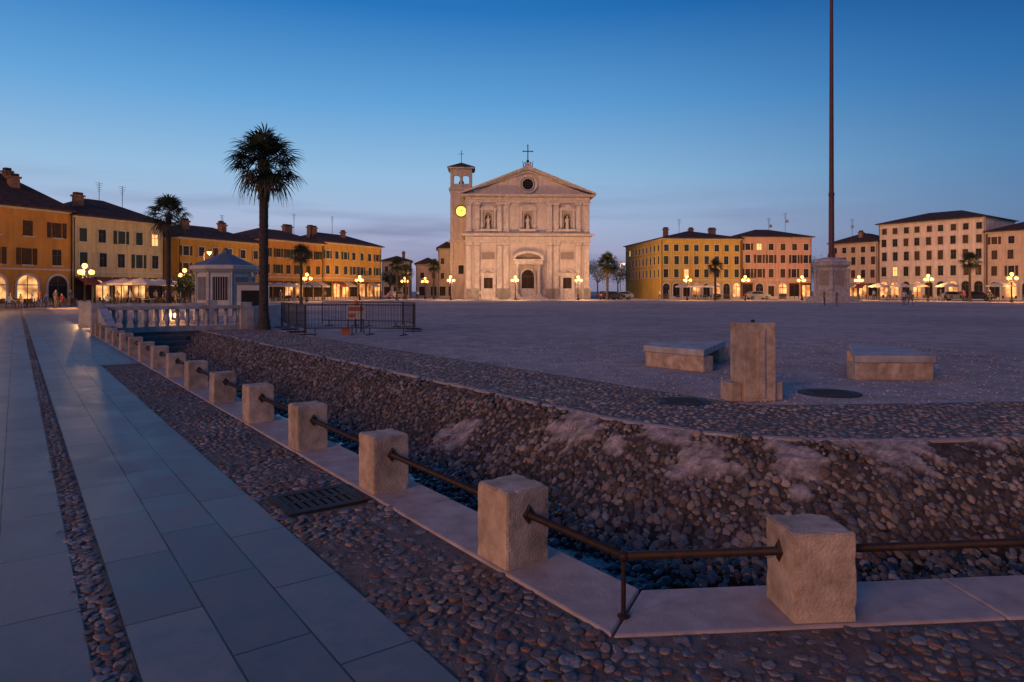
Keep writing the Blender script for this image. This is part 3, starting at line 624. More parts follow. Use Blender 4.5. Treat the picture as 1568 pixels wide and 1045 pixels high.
building('yellow_palazzo',(27.3,125),6,15.3,24,10.9,'yell',[(4.0,1.5),(6.4,1.5),(8.8,1.2)],8,.85,1.5,'shutg','arcade',1.9,3.4,4,10,1,seed=11,lit=.5)
building('pink_palazzo',(27.3+15.4*c6,125+15.4*s6),6,13.6,12,11.3,'pink',[(4.0,1.6),(6.7,1.5),(9.1,1.2)],6,.95,1.6,'shutb','mix',1.8,3.4,0,0,2,seed=12,lit=.5,balc=1)
uR=(.5878,-.809)
def rp(s): return (63.3+uR[0]*s,134.7+uR[1]*s)
building('salmon_townhouse',rp(-.5),-54,9.2,11,10.5,'salmon',[(4.0,1.5),(6.5,1.5),(8.8,1.1)],5,.8,1.5,'shutb','shop',2.0,3.4,1,0,1,seed=13,lit=.5)
building('tall_palazzo',rp(8.9),-54,17.3,13,13.6,'white',[(4.2,1.7),(7.0,1.6),(9.6,1.4),(11.9,1.1)],9,.85,1.6,'shutb','arcade',2.0,3.7,0,4,0,seed=14,lit=.5)
building('salmon_townhouse',rp(26.4),-54,32,11,11.0,'salmon',[(4.0,1.6),(6.7,1.5),(9.2,1.2)],14,.85,1.6,'shutb','arcade',2.0,3.5,4,0,3,seed=15,lit=.5)
# ---------------------------------------------------------------- cathedral
c=P(); CM=M['cath']; CT=M['cath2']; CD=M['cath3']; HW=11.3
c.box('nave_walls',CM,-HW,HW,0,38,0,17.9)
c.raw('roof',M['roof'],[(-HW-.6,1.3,19.1),(HW+.6,1.3,19.1),(HW+.6,38.5,19.1),(-HW-.6,38.5,19.1),(0,1.3,23.2),(0,38.5,23.2)],[(0,4,5,3),(1,2,5,4),(0,1,4),(2,3,5)])
c.box('plinth',CT,-HW-.2,HW+.2,-.35,.1,0,1.7); c.box('plinth',CT,-HW-.28,HW+.28,-.45,.1,1.702,1.95)
def entab(z0,z1,pr):
    h=z1-z0
    c.box('entablature',CT,-HW-.15,HW+.15,-.42,38.1,z0,z0+h*.28)
    c.box('entablature',CM,-HW-.1,HW+.1,-.34,.1,z0+h*.28+.002,z0+h*.66)
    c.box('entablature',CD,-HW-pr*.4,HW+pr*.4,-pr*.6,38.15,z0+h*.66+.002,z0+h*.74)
    c.box('entablature',CT,-HW-pr*.7,HW+pr*.7,-pr*.85,38.2,z0+h*.74+.002,z0+h*.86)
    c.box('entablature',CT,-HW-pr,HW+pr,-pr-.15,38.4,z0+h*.86+.002,z1)
entab(10.3,11.9,.85); entab(17.6,19.0,1.05)
for o,(z0,z1) in enumerate(((1.95,10.3),(12.3,17.6))):
    if o: c.box('upper_dado',CT,-HW-.05,HW+.05,-.3,.05,11.902,12.3)
    for sg in (-1,1):
        for x in (3.95,5.2,9.2,10.75):
            X=sg*x; w=.43
            c.box('pilasters',CT,X-w,X+w,-.36,.05,z0+.35,z1-.6)
            c.box('pilaster_bases',CT,X-w-.1,X+w+.1,-.48,.05,z0+.002,z0+.35)
            c.box('capitals',CD,X-w-.04,X+w+.04,-.40,.05,z1-.6,z1-.5); c.box('capitals',CT,X-w-.1,X+w+.1,-.45,.05,z1-.498,z1-.3); c.box('capitals',CT,X-w-.2,X+w+.2,-.55,.05,z1-.298,z1-.002)
            c.box('plinth',CT,X-w-.15,X+w+.15,-.6,.0,.002,1.96)
            c.box('entablature_breaks',CM,X-w-.02,X+w+.02,-.5,0,z1+.46,z1+1.02)
ap=23.9; e0=19.002
c.xz('tympanum',CM,[(-HW-.2,e0),(HW+.2,e0),(0,ap-.7)],-.05,1.2)
for sg in (-1,1):
    a=(sg*(HW+1.1),e0); b_=(0,ap)
    def off(p,q): return (p[0],p[1]+q)
    for (q0,q1,pr,mt) in ((0,.30,1.15,CT),(-.30,-.002,.8,CT),(-.42,-.302,.5,CD),(-.78,-.422,.35,CT)):
        pts=[off(a,max(q0,0.0)),off(b_,q0),off(b_,q1),off(a,max(q1,.02))]
        if sg>0: pts=pts[::-1]
        c.xz('raking_cornice',mt,pts,-pr,1.25)
zo=20.95
def ring(part,mat,cx,cz,r0,r1,y0,y1,n=28):
    for i in range(n):
        a0=2*math.pi*i/n; a1=2*math.pi*(i+1)/n
        c.xz(part,mat,[(cx+r0*math.cos(a0),cz+r0*math.sin(a0)),(cx+r1*math.cos(a0),cz+r1*math.sin(a0)),(cx+r1*math.cos(a1),cz+r1*math.sin(a1)),(cx+r0*math.cos(a1),cz+r0*math.sin(a1))],y0,y1)
ring('oculus_frame',CT,0,zo,1.35,1.75,-.4,0.0); ring('oculus_frame',CD,0,zo,1.15,1.35,-.25,0); ring('oculus_frame',CT,0,zo,1.0,1.15,-.3,0)
c.xz('oculus_glass',M['dark'],[(1.02*math.cos(2*math.pi*i/24),zo+1.02*math.sin(2*math.pi*i/24)) for i in range(24)],-.12,-.06)
c.box('oculus_bars',M['iron'],-.04,.04,-.16,-.121,zo-1,zo+1); c.box('oculus_bars',M['iron'],-1,1,-.162,-.122,zo-.04,zo+.04)
c.box('acroterion',CT,-.55,.55,-.9,.2,ap+.2,ap+.75)
for sg in (-1,1): c.tube('acroterion',M['iron'],(sg*.75,-.3,ap+.1),(sg*.95,-.3,ap+1.3),.1,6,.03); c.ball('acroterion',M['iron'],(sg*.5,-.3,ap+.9),.18,1)
c.tube('cross',M['iron'],(0,-.3,ap+.7),(0,-.3,ap+4.1),.09,6); c.tube('cross',M['iron'],(-.85,-.3,ap+3.0),(.85,-.3,ap+3.0),.08,6); c.ball('cross',M['iron'],(0,-.3,ap+1.2),.28,2)
for q_ in ((-.85,ap+3.0),(.85,ap+3),(0,ap+4.1)): c.ball('cross',M['iron'],(q_[0],-.3,q_[1]),.15,1)
def statue(X,z,h):
    st=[(.36,0),(.40,.05),(.30,.3),(.27,.5),(.33,.68),(.30,.78),(.12,.83),(.10,.86)]
    c.lathe('statues',CT,[(r*h/2.6,z+q_*h) for r,q_ in st],X,-.28,10); c.ball('statues',CT,(X,-.30,z+h*.92),.075*h,2,(.85,.9,1.15))
    c.tube('statues',CT,(X-.28,-.32,z+h*.74),(X-.42,-.46,z+h*.5),.1,6,.07); c.tube('statues',CT,(X+.28,-.32,z+h*.74),(X+.2,-.56,z+h*.6),.1,6,.07)
for X,w in ((0,1.5),(-7.2,1.35),(7.2,1.35)):
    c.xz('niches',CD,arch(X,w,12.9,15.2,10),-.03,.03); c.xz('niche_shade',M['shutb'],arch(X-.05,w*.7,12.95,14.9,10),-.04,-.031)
    o=arch(X,w+.36,12.9,15.2,10)[1:]; inn=arch(X,w,12.9,15.2,10)[1:]
    for k in range(len(o)-1): c.xz('niche_frames',CT,[inn[k],o[k],o[k+1],inn[k+1]],-.2,.03)
    c.box('niche_frames',CT,X-w/2-.18,X-w/2,-.2,.03,12.9,15.2)
    for sg in (-1,1): c.box('niche_frames',CT,X+sg*(w/2+.48)-.18,X+sg*(w/2+.48)+.18,-.4,.02,12.75,16.1)
    c.box('niche_frames',CT,X-w/2-.85,X+w/2+.85,-.5,.02,16.102,16.4); c.box('niche_frames',CT,X-w/2-.85,X+w/2+.85,-.7,.02,12.32,12.748)
    if X==0:
        sg_=[(X+1.7*math.cos(a),16.402+.75*math.sin(a)) for a in [math.pi*k/10 for k in range(11)]]; c.xz('niche_frames',CT,sg_,-.55,.02)
    else: c.xz('niche_frames',CT,[(X-w/2-.95,16.402),(X+w/2+.95,16.402),(X,17.2)],-.55,.02)
    statue(X,12.76,2.45)
def frame(X,z0,z1,hw,t,y):
    c.box('panels',CT,X-hw-t,X-hw,y,.02,z0,z1); c.box('panels',CT,X+hw,X+hw+t,y,.02,z0,z1); c.box('panels',CT,X-hw-t,X+hw+t,y-.01,.02,z1,z1+t); c.box('panels',CT,X-hw-t,X+hw+t,y-.01,.02,z0-t,z0)
for X in (-7.2,7.2):
    frame(X,7.3,8.6,1.2,.16,-.18); c.box('panels',CD,X-1.2,X+1.2,-.03,.02,7.302,8.598)
    c.box('side_doors',M['door'],X-.8,X+.8,-.06,.02,.3,3.9); c.box('side_doors',M['wood'],X-.03,X+.03,-.09,-.061,.3,3.9)
    for sg in (-1,1): c.box('portals',CT,X+sg*1.05-.25,X+sg*1.05+.25,-.6,.02,.25,3.898)
    c.box('portals',CT,X-1.3,X+1.3,-.58,.02,3.9,4.2); c.box('portals',CT,X-1.55,X+1.55,-.8,.02,4.202,4.6)
    c.xz('portals',CT,[(X-1.75,4.602),(X+1.75,4.602),(X,5.6)],-.7,.02); c.xz('portals',CD,[(X-1.1,4.75),(X+1.1,4.75),(X,5.35)],-.72,-.701)
    c.box('steps',CT,X-1.8,X+1.8,-1.5,-.1,0.004,.3)
c.xz('main_door',M['door'],arch(0,2.3,.5,4.2,12),-.08,.02); c.box('main_door_leaves',M['wood'],-.04,.04,-.12,-.081,.5,4.2); c.box('main_door_leaves',M['wood'],-1.1,1.1,-.121,-.082,4.1,4.25)
o=arch(0,3.0,.5,4.2,12)[1:]; inn=arch(0,2.3,.5,4.2,12)[1:]
for k in range(len(o)-1): c.xz('main_portal',CT,[inn[k],o[k],o[k+1],inn[k+1]],-.4,.03)
c.box('main_portal',CT,-1.5,-1.15,-.4,.03,.5,4.2)
for sg in (-1,1):
    c.lathe('portal_columns',CT,[(.36,.9),(.36,1.0),(.27,1.1),(.24,5.7),(.36,5.9),(.36,6.3)],sg*1.98,-.95,12)
    c.box('main_portal',CT,sg*1.98-.42,sg*1.98+.42,-1.4,.02,.3,.9); c.box('main_portal',CT,sg*1.98-.35,sg*1.98+.35,-.35,.02,.9,6.3)
c.box('main_portal',CT,-2.6,2.6,-1.35,.02,6.302,7.0); c.box('main_portal',CT,-2.85,2.85,-1.6,.02,7.002,7.25)
oo=[(2.85*math.cos(a),7.252+1.5*math.sin(a)) for a in [math.pi*k/14 for k in range(15)]]; ii=[(2.35*math.cos(a),7.252+1.05*math.sin(a)) for a in [math.pi*k/14 for k in range(15)]]
for k in range(14): c.xz('main_portal',CT,[ii[k],oo[k],oo[k+1],ii[k+1]],-1.5,.02)
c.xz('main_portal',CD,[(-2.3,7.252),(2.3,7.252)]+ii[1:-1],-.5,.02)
c.box('steps',CT,-3.6,3.6,-3.0,-.1,.004,.17); c.box('steps',CT,-3.2,3.2,-2.4,-.1,.17,.33); c.box('steps',CT,-2.9,2.9,-1.8,-.1,.33,.5)
ty=9.0; tx0=-14.5; tx1=-10.3; TT=wallmat('tower_stucco',(.62,.50,.38))
c.box('bell_tower',TT,tx0,tx1,ty,ty+4.3,0,21.2)
for z in (11.0,21.2): c.box('tower_cornices',CT,tx0-.3,tx1+.3,ty-.3,ty+4.6,z+.002,z+.4)
for xx in (tx0+.3,tx1-.3):
    c.box('tower_pilasters',CT,xx-.3,xx+.3,ty-.12,ty+.1,11.402,21.2); c.box('tower_pilasters',CT,xx-.3,xx+.3,ty-.12,ty+.1,0,11.0)
tcx=(tx0+tx1)/2
for (xa,xb) in ((tx0,tx0+.55),(tx1-.55,tx1),(tcx-.22,tcx+.22)):
    for (ya,yb) in ((ty,ty+.55),(ty+3.75,ty+4.3)): c.box('belfry',TT,xa,xb,ya,yb,21.6,24.6)
for (xa,xb) in ((tx0,tx0+.55),(tx1-.55,tx1)): c.box('belfry',TT,xa+.002,xb-.002,ty+1.95,ty+2.4,21.6,24.6)
for cx in (tcx-.9,tcx+.9):
    for k in range(8):
        a0=math.pi*k/8;a1=math.pi*(k+1)/8
        c.xz('belfry_arches',TT,[(cx+.72*math.cos(a1),23.3+.72*math.sin(a1)),(cx+.72*math.cos(a0),23.3+.72*math.sin(a0)),(cx+.72*math.cos(a0),24.6),(cx+.72*math.cos(a1),24.6)],ty+.03,ty+.5)
c.lathe('bell',M['iron'],[(.75,22.2),(.6,22.5),(.45,23.1),(.15,23.5)],tcx,ty+2.1,16)
c.box('belfry_parapet',TT,tx0+.1,tx1-.1,ty+.1,ty+.3,21.6,22.4)
c.box('belfry',TT,tx0,tx1,ty,ty+4.3,24.602,25.3); c.box('tower_cornices',CT,tx0-.45,tx1+.45,ty-.45,ty+4.75,25.302,25.6)
c.raw('tower_roof',M['roof'],[(tx0-.6,ty-.6,25.61),(tx1+.6,ty-.6,25.61),(tx1+.6,ty+4.9,25.61),(tx0-.6,ty+4.9,25.61),(tcx,ty+2.15,26.9)],[(0,1,4),(1,2,4),(2,3,4),(3,0,4),(3,2,1,0)])
c.tube('tower_cross',M['iron'],(tcx,ty+2.15,26.8),(tcx,ty+2.15,29.3),.06,5); c.tube('tower_cross',M['iron'],(tcx-.5,ty+2.15,28.6),(tcx+.5,ty+2.15,28.6),.05,5)
zc=17.0
c.xz('clock_face',M['clock'],[(tcx+1.0*math.cos(2*math.pi*i/28),zc+1.0*math.sin(2*math.pi*i/28)) for i in range(28)],ty-.12,ty+.02)
ring('clock_rim',M['iron'],tcx,zc,1.0,1.16,ty-.2,ty+.01)
for k in range(12):
    a=k*math.pi/6; c.box('clock_marks',M['iron'],tcx+.84*math.cos(a)-.04,tcx+.84*math.cos(a)+.04,ty-.14,ty-.121,zc+.84*math.sin(a)-.07,zc+.84*math.sin(a)+.07)
c.xz('clock_hands',M['iron'],[(tcx-.05,zc),(tcx+.05,zc),(tcx+.05,zc+.75),(tcx-.05,zc+.75)],ty-.16,ty-.13)
c.xz('clock_hands',M['iron'],[(tcx,zc-.05),(tcx+.5,zc+.25),(tcx+.46,zc+.33),(tcx-.04,zc+.05)],ty-.162,ty-.125)
c.box('chapel',TT,-14.4,-11.35,14,30,0,8); c.box('tower_window',CT,tcx-.7,tcx+.7,ty-.05,ty,4.5,6.8); c.box('tower_window',M['dark'],tcx-.5,tcx+.5,ty-.07,ty-.051,4.8,6.5)
c.make('cathedral',(at(808,125),124.5,0),math.radians(2.5))
# ---------------------------------------------------------------- street lamps
lm=P(); lm.lathe('pole',M['iron'],[(.22,0),(.22,.25),(.13,.35),(.10,.9),(.06,1.0),(.045,2.9),(.07,2.95),(.03,3.05),(.018,3.6)],n=10)
hd=[(0,0,3.84)]
for k in range(3):
    a=k*2.094+.4; x,y=.55*math.cos(a),.55*math.sin(a); lm.tube('arms',M['iron'],(0,0,2.8),(x*.7,y*.7,2.72),.025,6); lm.tube('arms',M['iron'],(x*.7,y*.7,2.72),(x,y,3.0),.025,6); hd.append((x,y,3.25))
for h in hd:
    lm.ball('globes',M['globe'],h,.235,2); lm.lathe('caps',M['iron'],[(.1,h[2]-.27),(.1,h[2]-.22)],h[0],h[1],8); lm.lathe('caps',M['iron'],[(.13,h[2]+.215),(.02,h[2]+.33)],h[0],h[1],8)
def addlight(x,y,z,w,col=(1,.53,.21),r=.12,name='lamp_light',parent=None):
    l=bpy.data.lights.new(name,'POINT'); l.energy=w; l.color=col; l.shadow_soft_size=r; o=link(bpy.data.objects.new(name,l)); o.location=(x,y,z)
    if parent: o.parent=parent
lamp0=None
LAMPS=[(130,62,1500),(283,76,1400),(470,96,1600),(551,112,1500),(620,124,900),(651,128,900),(690,113,2500),(789,113,3000),(885,113,2900),(1052,111,2100),(1141,112,2100),(1228,113,1900),(1315,113,2300),(1421,103,2500),(1549,93,2500),(1700,84,1600),(-40,50,1500)]
for px,Y,w in LAMPS:
    x=at(px,Y); col=(1,.58,.30) if 680<px<900 else (1,.50,.17)
    if lamp0 is None: lamp0=lm.make('street_lamp',(x,Y,0),0,smooth=('globes',)); e=lamp0
    else: e=inst(lamp0,'street_lamp',(x,Y,0),random.uniform(0,6))
    addlight(0,0,3.42,w,col,r=.1,parent=e)
e=inst(lamp0,'street_lamp',(-11,-4,0),1.0); addlight(0,0,3.42,1300,(1,.5,.2),.1,parent=e)
def tall(px,py,Y,w):
    z=1.6+(HOR-py)*Y/F; t=P(); t.lathe('pole',M['iron'],[(.12,0),(.12,.6),(.06,.7),(.045,z)],n=8); t.tube('arm',M['iron'],(0,0,z),(.6,-.3,z+.15),.03,6); t.lathe('hood',M['iron'],[(.28,z+.08),(.1,z+.22)],.6,-.3,10); t.ball('bulb',M['globe'],(.6,-.3,z),.19,2)
    e=t.make('tall_street_lamp',(at(px,Y)-.6,Y,0)); addlight(.6,-.3,z-.35,w,parent=e)
tall(323,387,60,900); tall(955,404,122,1100)
# ---------------------------------------------------------------- kiosk
k=P(); n=8; Rk=1.75
k.lathe('base',M['white_stone'],[(Rk+.15,0),(Rk+.15,.25)],n=n,rz=.39)
k.lathe('body',M['grey'],[(Rk,.25),(Rk,2.75)],n=n,rz=.39)
k.lathe('roof_edge',M['trim'],[(Rk+.1,2.752),(Rk+.38,2.95),(Rk+.38,3.15),(Rk+.2,3.2)],n=n,rz=.39)
k.lathe('roof',M['galv'],[(Rk+.22,3.2),(Rk*.6,3.62),(.25,4.0),(.22,4.15),(.05,4.35)],n=n,rz=.39)
for i in range(n):
    a=2*math.pi*i/n; rr_=Rk*math.cos(math.pi/8)
    for (r0_,part,mat,hw,z0,z1) in ((.02,'panels',M['trim'],.56,.5,2.6),(.035,'grilles',M['galv'] if i%2 else M['dark'],.46,1.0,2.45)):
        cx,cy=(rr_+r0_)*math.cos(a),(rr_+r0_)*math.sin(a); k.box(part,mat,cx-.02,cx+.02,cy-hw,cy+hw,z0,z1,rz=a)
    for j in range(7):
        o_=-.42+j*.14; cx,cy=(rr_+.07)*math.cos(a)-o_*math.sin(a),(rr_+.07)*math.sin(a)+o_*math.cos(a); k.box('bars',M['trim'],cx-.012,cx+.012,cy-.012,cy+.012,1.0,2.45,rz=a)
    k.tube('corner_posts',M['trim'],((Rk+.03)*math.cos(a+.39),(Rk+.03)*math.sin(a+.39),.25),((Rk+.03)*math.cos(a+.39),(Rk+.03)*math.sin(a+.39),2.75),.06,6)
k.make('newspaper_kiosk',(at(346,44),44,0),.2)
kk=P(); kk.box('cabinet',M['grey'],-.7,.7,-.4,.4,.1,1.9); kk.box('roof',M['galv'],-.8,.8,-.5,.5,1.902,2.0); kk.box('louvres',M['dark'],-.5,.5,-.42,-.4,.4,1.6); kk.box('feet',M['iron'],-.65,.65,-.35,.35,0,.1)
kk.make('utility_cabinet',(at(388,34),34,0),.2,bevel=.01)
# ---------------------------------------------------------------- stone pillar and benches
x,y=gp(1160,616); s=P()
s.box('shaft',M['stone_post'],-.25,.25,-.20,.20,0,1.13); s.box('feet',M['stone_post'],-.43,-.252,-.14,.16,0,.27); s.box('feet',M['stone_post'],.252,.40,-.14,.16,0,.27)
s.box('relief',M['stone_post'],-.07,.07,-.23,-.2,0.05,1.04); s.lathe('spout',M['iron'],[(.03,1.13),(.03,1.16),(.012,1.17)],0,0,10)
s.make('stone_pillar',(x,y+.2,.005),A2+.12,bevel=.014)
def bench(poly):
    b=P(); b.prism('seat',M['white_stone'],poly,.31,.44)
    cx=sum(p[0] for p in poly)/len(poly); cy=sum(p[1] for p in poly)/len(poly)
    P0,P1,P2,P3=[Vector(q_) for q_ in poly]
    def wall(a,b_,f0,f1,t=.3,ins=.03):
        a2=a+(b_-a)*f0; b2=a+(b_-a)*f1; n_=Vector((cx,cy))-(a+b_)/2; d=(b_-a).normalized(); n_=(n_-d*n_.dot(d)).normalized()
        q_=[a2+n_*ins,b2+n_*ins,b2+n_*t,a2+n_*t]; b.prism('supports',M['stone_post'],[tuple(z) for z in q_],0,.308)
    wall(P0,P1,.02,.98,.35); wall(P2,P3,.05,.95,.3); wall(P1,P2,.75,.92,.3)
    return b
bench([(2.78,14.45),(3.72,13.25),(4.95,15.8),(3.2,15.5)]).single('stone_bench',bevel=.012)
bench([(6.1,12.15),(7.55,12.15),(8.15,14.1),(7.35,14.9)]).single('stone_bench',bevel=.012)
# ---------------------------------------------------------------- flagpole
f=P(); WS=M['white_stone']
f.lathe('steps',WS,[(4.2,0),(4.2,.25),(3.7,.26),(3.7,.5),(3.3,.51),(3.3,.8)],n=6,rz=.1)
f.lathe('pedestal',WS,[(2.5,.8),(2.5,1.5),(2.25,1.7),(2.1,2.0),(2.1,4.5),(2.2,4.6),(2.55,4.9),(2.6,5.25),(2.2,5.35),(2.1,5.6),(1.2,5.9)],n=6,rz=.1)
for i in range(6):
    a=math.pi/3*(i+.5)+.1; rr_=2.1*math.cos(math.pi/6); cx,cy=(rr_+.04)*math.cos(a),(rr_+.04)*math.sin(a)
    f.box('relief_panels',M['cath3'],cx-.05,cx+.05,cy-.6,cy+.6,2.3,4.2,rz=a)
    f.lathe('corner_volutes',WS,[(.3,1.7),(.22,2.2),(.2,3.9),(.35,4.4)],2.2*math.cos(a+math.pi/6),2.2*math.sin(a+math.pi/6),8)
f.lathe('flagpole',M['pole'],[(.5,5.85),(.45,6.4),(.36,6.5),(.33,14),(.38,14.1),(.38,14.4),(.30,14.5),(.2,42),(.18,52)],n=14)
f.ball('finial',M['iron'],(0,0,52.2),.4,2)
f.make('flagpole_monument',(at(1273,90),90,0),0)
# ---------------------------------------------------------------- barriers
bp_=P(); Wd=2.0; GV=M['castiron']
for a_,b_ in (((0,0,.25),(Wd,0,.25)),((0,0,1.08),(Wd,0,1.08)),((0,0,.1),(0,0,1.08)),((Wd,0,.1),(Wd,0,1.08))): bp_.tube('frame',GV,a_,b_,.019,6)
for i in range(1,17): bp_.tube('bars',GV,(Wd*i/17,0,.25),(Wd*i/17,0,1.08),.007,5)
for xx in (.35,Wd-.35): bp_.tube('feet',GV,(xx,-.32,.02),(xx,.32,.02),.02,6); bp_.tube('feet',GV,(xx,0,.02),(xx,0,.25),.018,6)
bar0=None
for ch in ([(-10.0,29.6),(-9.1,27.8),(-8.2,26.0),(-7.4,24.4),(-5.45,24.6),(-3.75,24.2)],[(-8.6,31.0),(-6.7,30.4),(-4.8,29.9),(-4.0,28.1),(-3.8,26.2)]):
    for (xa,ya),(xb,yb) in zip(ch[:-1],ch[1:]):
        rz=math.atan2(yb-ya,xb-xa)
        if bar0 is None: bar0=bp_.make('crowd_barrier',(xa,ya,0),rz)
        else: inst(bar0,'crowd_barrier',(xa,ya,0),rz)
w=P(); w.box('board',M['trim'],-.3,.3,-.02,.02,.55,1.05); w.box('stripes',M['orange'],-.28,.28,-.03,-.021,.85,1.0); w.box('stripes',M['orange'],-.28,-.02,-.03,-.021,.6,.75)
w.tube('legs',M['iron'],(-.27,0,.55),(-.3,-.25,0),.018,6); w.tube('legs',M['iron'],(.27,0,.55),(.3,-.25,0),.018,6); w.tube('legs',M['iron'],(0,0,.55),(0,.4,0),.018,6); w.lathe('lamp',M['orange'],[(.06,1.05),(.09,1.1),(.09,1.2),(.04,1.24)],0,0,10)
w.box('sandbag',M['orange'],-.5,-.2,-.35,-.05,0,.25)
w.make('warning_sign',(at(545,25.2),25.2,0),.2)
for px,py in ((147,503),(127,497),(270,497)):
    x,y=gp(px,py); q_=P(); q_.lathe('post',M['iron'],[(.1,0),(.1,.3),(.07,.32)],n=10); q_.lathe('lens',M['bulb'],[(.11,.325),(.11,.52)],n=10); q_.lathe('cap',M['iron'],[(.15,.522),(.05,.6)],n=10)
    e=q_.make('bollard_light',(x,y,0)); addlight(0,-.3,.45,30,parent=e)
# ---------------------------------------------------------------- café parasols & tables
pa=P(); pa.lathe('pole',M['door'],[(.03,0),(.03,2.6)],n=6); pa.lathe('base',M['wallst'],[(.3,0),(.3,.1)],n=10); pa.lathe('canopy',M['awn'],[(1.6,2.12),(1.58,2.3),(.8,2.6),(.05,2.85)],n=8)
tb=P(); tb.lathe('top',M['grey'],[(.38,.72),(.38,.75)],n=12); tb.lathe('stem',M['iron'],[(.22,0),(.03,.04),(.03,.72)],n=8)
for a in (0,math.pi):
    cx=.75*math.cos(a); tb.box('chairs',M['door'],cx-.2,cx+.2,-.2,.2,.43,.46)
    bx=cx+.2*math.cos(a); tb.box('chairs',M['door'],bx-.015,bx+.015,-.2,.2,.46,.85)
    for sx in (-.18,.18):
        for sy in (-.18,.18): tb.tube('chair_legs',M['iron'],(cx+sx,sy,0),(cx+sx,sy,.43),.013,5)
pa0=tb0=None
PAR=[(205,72),(232,74),(216,67),(190,69),(245,70),(262,80),(176,75),(278,84),(427,100),(442,103),(1048,117),(1070,118),(1090,117.5),(1345,114),(1380,111),(1405,108),(1450,104),(1530,97)]
for px,Y in PAR:
    x=at(px,Y)
    if pa0 is None: pa0=pa.make('cafe_parasol',(x,Y,0)); tb0=tb.make('cafe_table',(x+1,Y-.6,0))
    else: inst(pa0,'cafe_parasol',(x,Y,0),random.uniform(0,1)); inst(tb0,'cafe_table',(x+1,Y-.6,0),random.uniform(0,3)); inst(tb0,'cafe_table',(x-1,Y+.5,0),random.uniform(0,3))
for px,Y in ((10,60),(28,61),(48,62),(70,64),(92,64),(112,66),(160,68),(175,70),(18,64),(38,65),(60,67),(82,69)): inst(tb0,'cafe_table',(at(px,Y),Y,0),random.uniform(0,3))
# ---------------------------------------------------------------- people
TM=[]
for i,t_ in enumerate([(.4,.38,.36),(.08,.1,.2),(.3,.06,.05),(.1,.1,.1),(.25,.3,.35),(.35,.25,.12)]): TM.append(nmat('top_cloth',t_,tuple(q_*1.3 for q_ in t_),5,.8,0))
BM_=[nmat('trousers',t_,tuple(q_*1.3 for q_ in t_),5,.8,0) for t_ in ((.05,.05,.09),(.12,.1,.08))]
def person(x,y,rz,kind='stand',top=0,bot=0,sc=1.0):
    J=[];E=[];R=[]
    def a(p,r,par=None):
        J.append(p);R.append(r)
        if par is not None: E.append((par,len(J)-1))
        return len(J)-1
    st={'stand':.0,'walk':.24,'sit':0}[kind]; hz=.92 if kind!='sit' else .52
    pel=a((0,0,hz),.13); wa=a((0,0,hz+.18),.115,pel); chs=a((0,-.01,hz+.40),.14,wa); nk=a((0,0,hz+.56),.055,chs); hb=a((0,-.02,hz+.66),.085,nk); ht=a((0,-.01,hz+.77),.08,hb); nose=a((0,-.10,hz+.68),.02,hb)
    for sg in (-1,1):
        sw=sg*st
        hip=a((sg*.09,0,hz-.05),.095,pel)
        if kind=='sit': kn=a((sg*.11,-.42,hz-.03),.065,hip); an=a((sg*.11,-.42,.08),.04,kn)
        else: kn=a((sg*.10,-sw*.5-.02,.5),.062,hip); an=a((sg*.10,-sw*.9+(.06 if sw<0 else 0),.08),.04,kn)
        a((sg*.11,J[an][1]-.15,.035),.032,an)
        sh=a((sg*.19,0,hz+.50),.058,chs); el=a((sg*.24,.03+sw*.4,hz+.24),.042,sh); wr=a((sg*.22,-.08+sw*.9 if kind!='sit' else -.3,hz+.02 if kind!='sit' else hz+.12),.03,el)
        a((sg*.22,J[wr][1]-.05,J[wr][2]-.07),.028,wr)
    me=bpy.data.meshes.new('body'); me.from_pydata(J,E,[]); o=link(bpy.data.objects.new('tmp',me))
    m=o.modifiers.new('s','SKIN'); sv=me.skin_vertices[0].data
    for i,r in enumerate(R): sv[i].radius=(r,r*.8 if i<3 else r)
    sv[0].use_root=True; m.use_smooth_shade=True; o.modifiers.new('ss','SUBSURF').levels=1
    dg=bpy.context.evaluated_depsgraph_get(); me2=bpy.data.meshes.new_from_object(o.evaluated_get(dg)); bpy.data.objects.remove(o)
    for mt in (TM[top],BM_[bot],M['skin'],M['hair']): me2.materials.append(mt)
    for p in me2.polygons:
        cz=p.center.z; cy=p.center.y; cx=abs(p.center.x); i=0
        if cz>hz+.53: i=3 if (cz>hz+.75 or cy>.02) and cz>hz+.6 else 2
        elif cz<hz+.04 and (cx<.19 or kind=='sit'): i=1
        elif cx>.19 and cz<hz+.12: i=2
        p.material_index=i
    o=link(bpy.data.objects.new('person',me2)); o.location=(x,y,0); o.rotation_euler=(0,0,rz); o.scale=(sc,)*3
PEO=[(1384,72,'walk'),(1394,73,'walk'),(1262,72,'stand'),(1281,71,'stand'),(212,70,'sit'),(226,71,'stand'),(200,66,'walk'),(268,78,'walk'),(60,62,'walk'),(85,63,'stand'),(15,59,'sit'),(32,60,'sit'),(50,61.5,'sit'),(70,63.4,'sit'),(95,63.6,'sit'),(108,66,'stand'),(165,67.5,'sit'),(180,69,'stand'),(238,73,'stand'),(254,76,'walk'),(300,76,'stand'),(430,96,'stand'),(446,98,'walk'),(498,104,'walk'),(1010,114,'walk'),(1024,115,'stand'),(1062,113,'stand'),(1120,114,'walk'),(1338,110,'stand'),(1360,109,'walk'),(1398,104,'stand'),(1440,100,'walk'),(1475,97,'stand'),(1515,94,'walk'),(640,120,'walk'),(735,118,'walk')]
for i,(px,Y,kd) in enumerate(PEO): person(at(px,Y),Y,random.uniform(0,6.28),kd,i%6,i%2,random.uniform(.95,1.05))
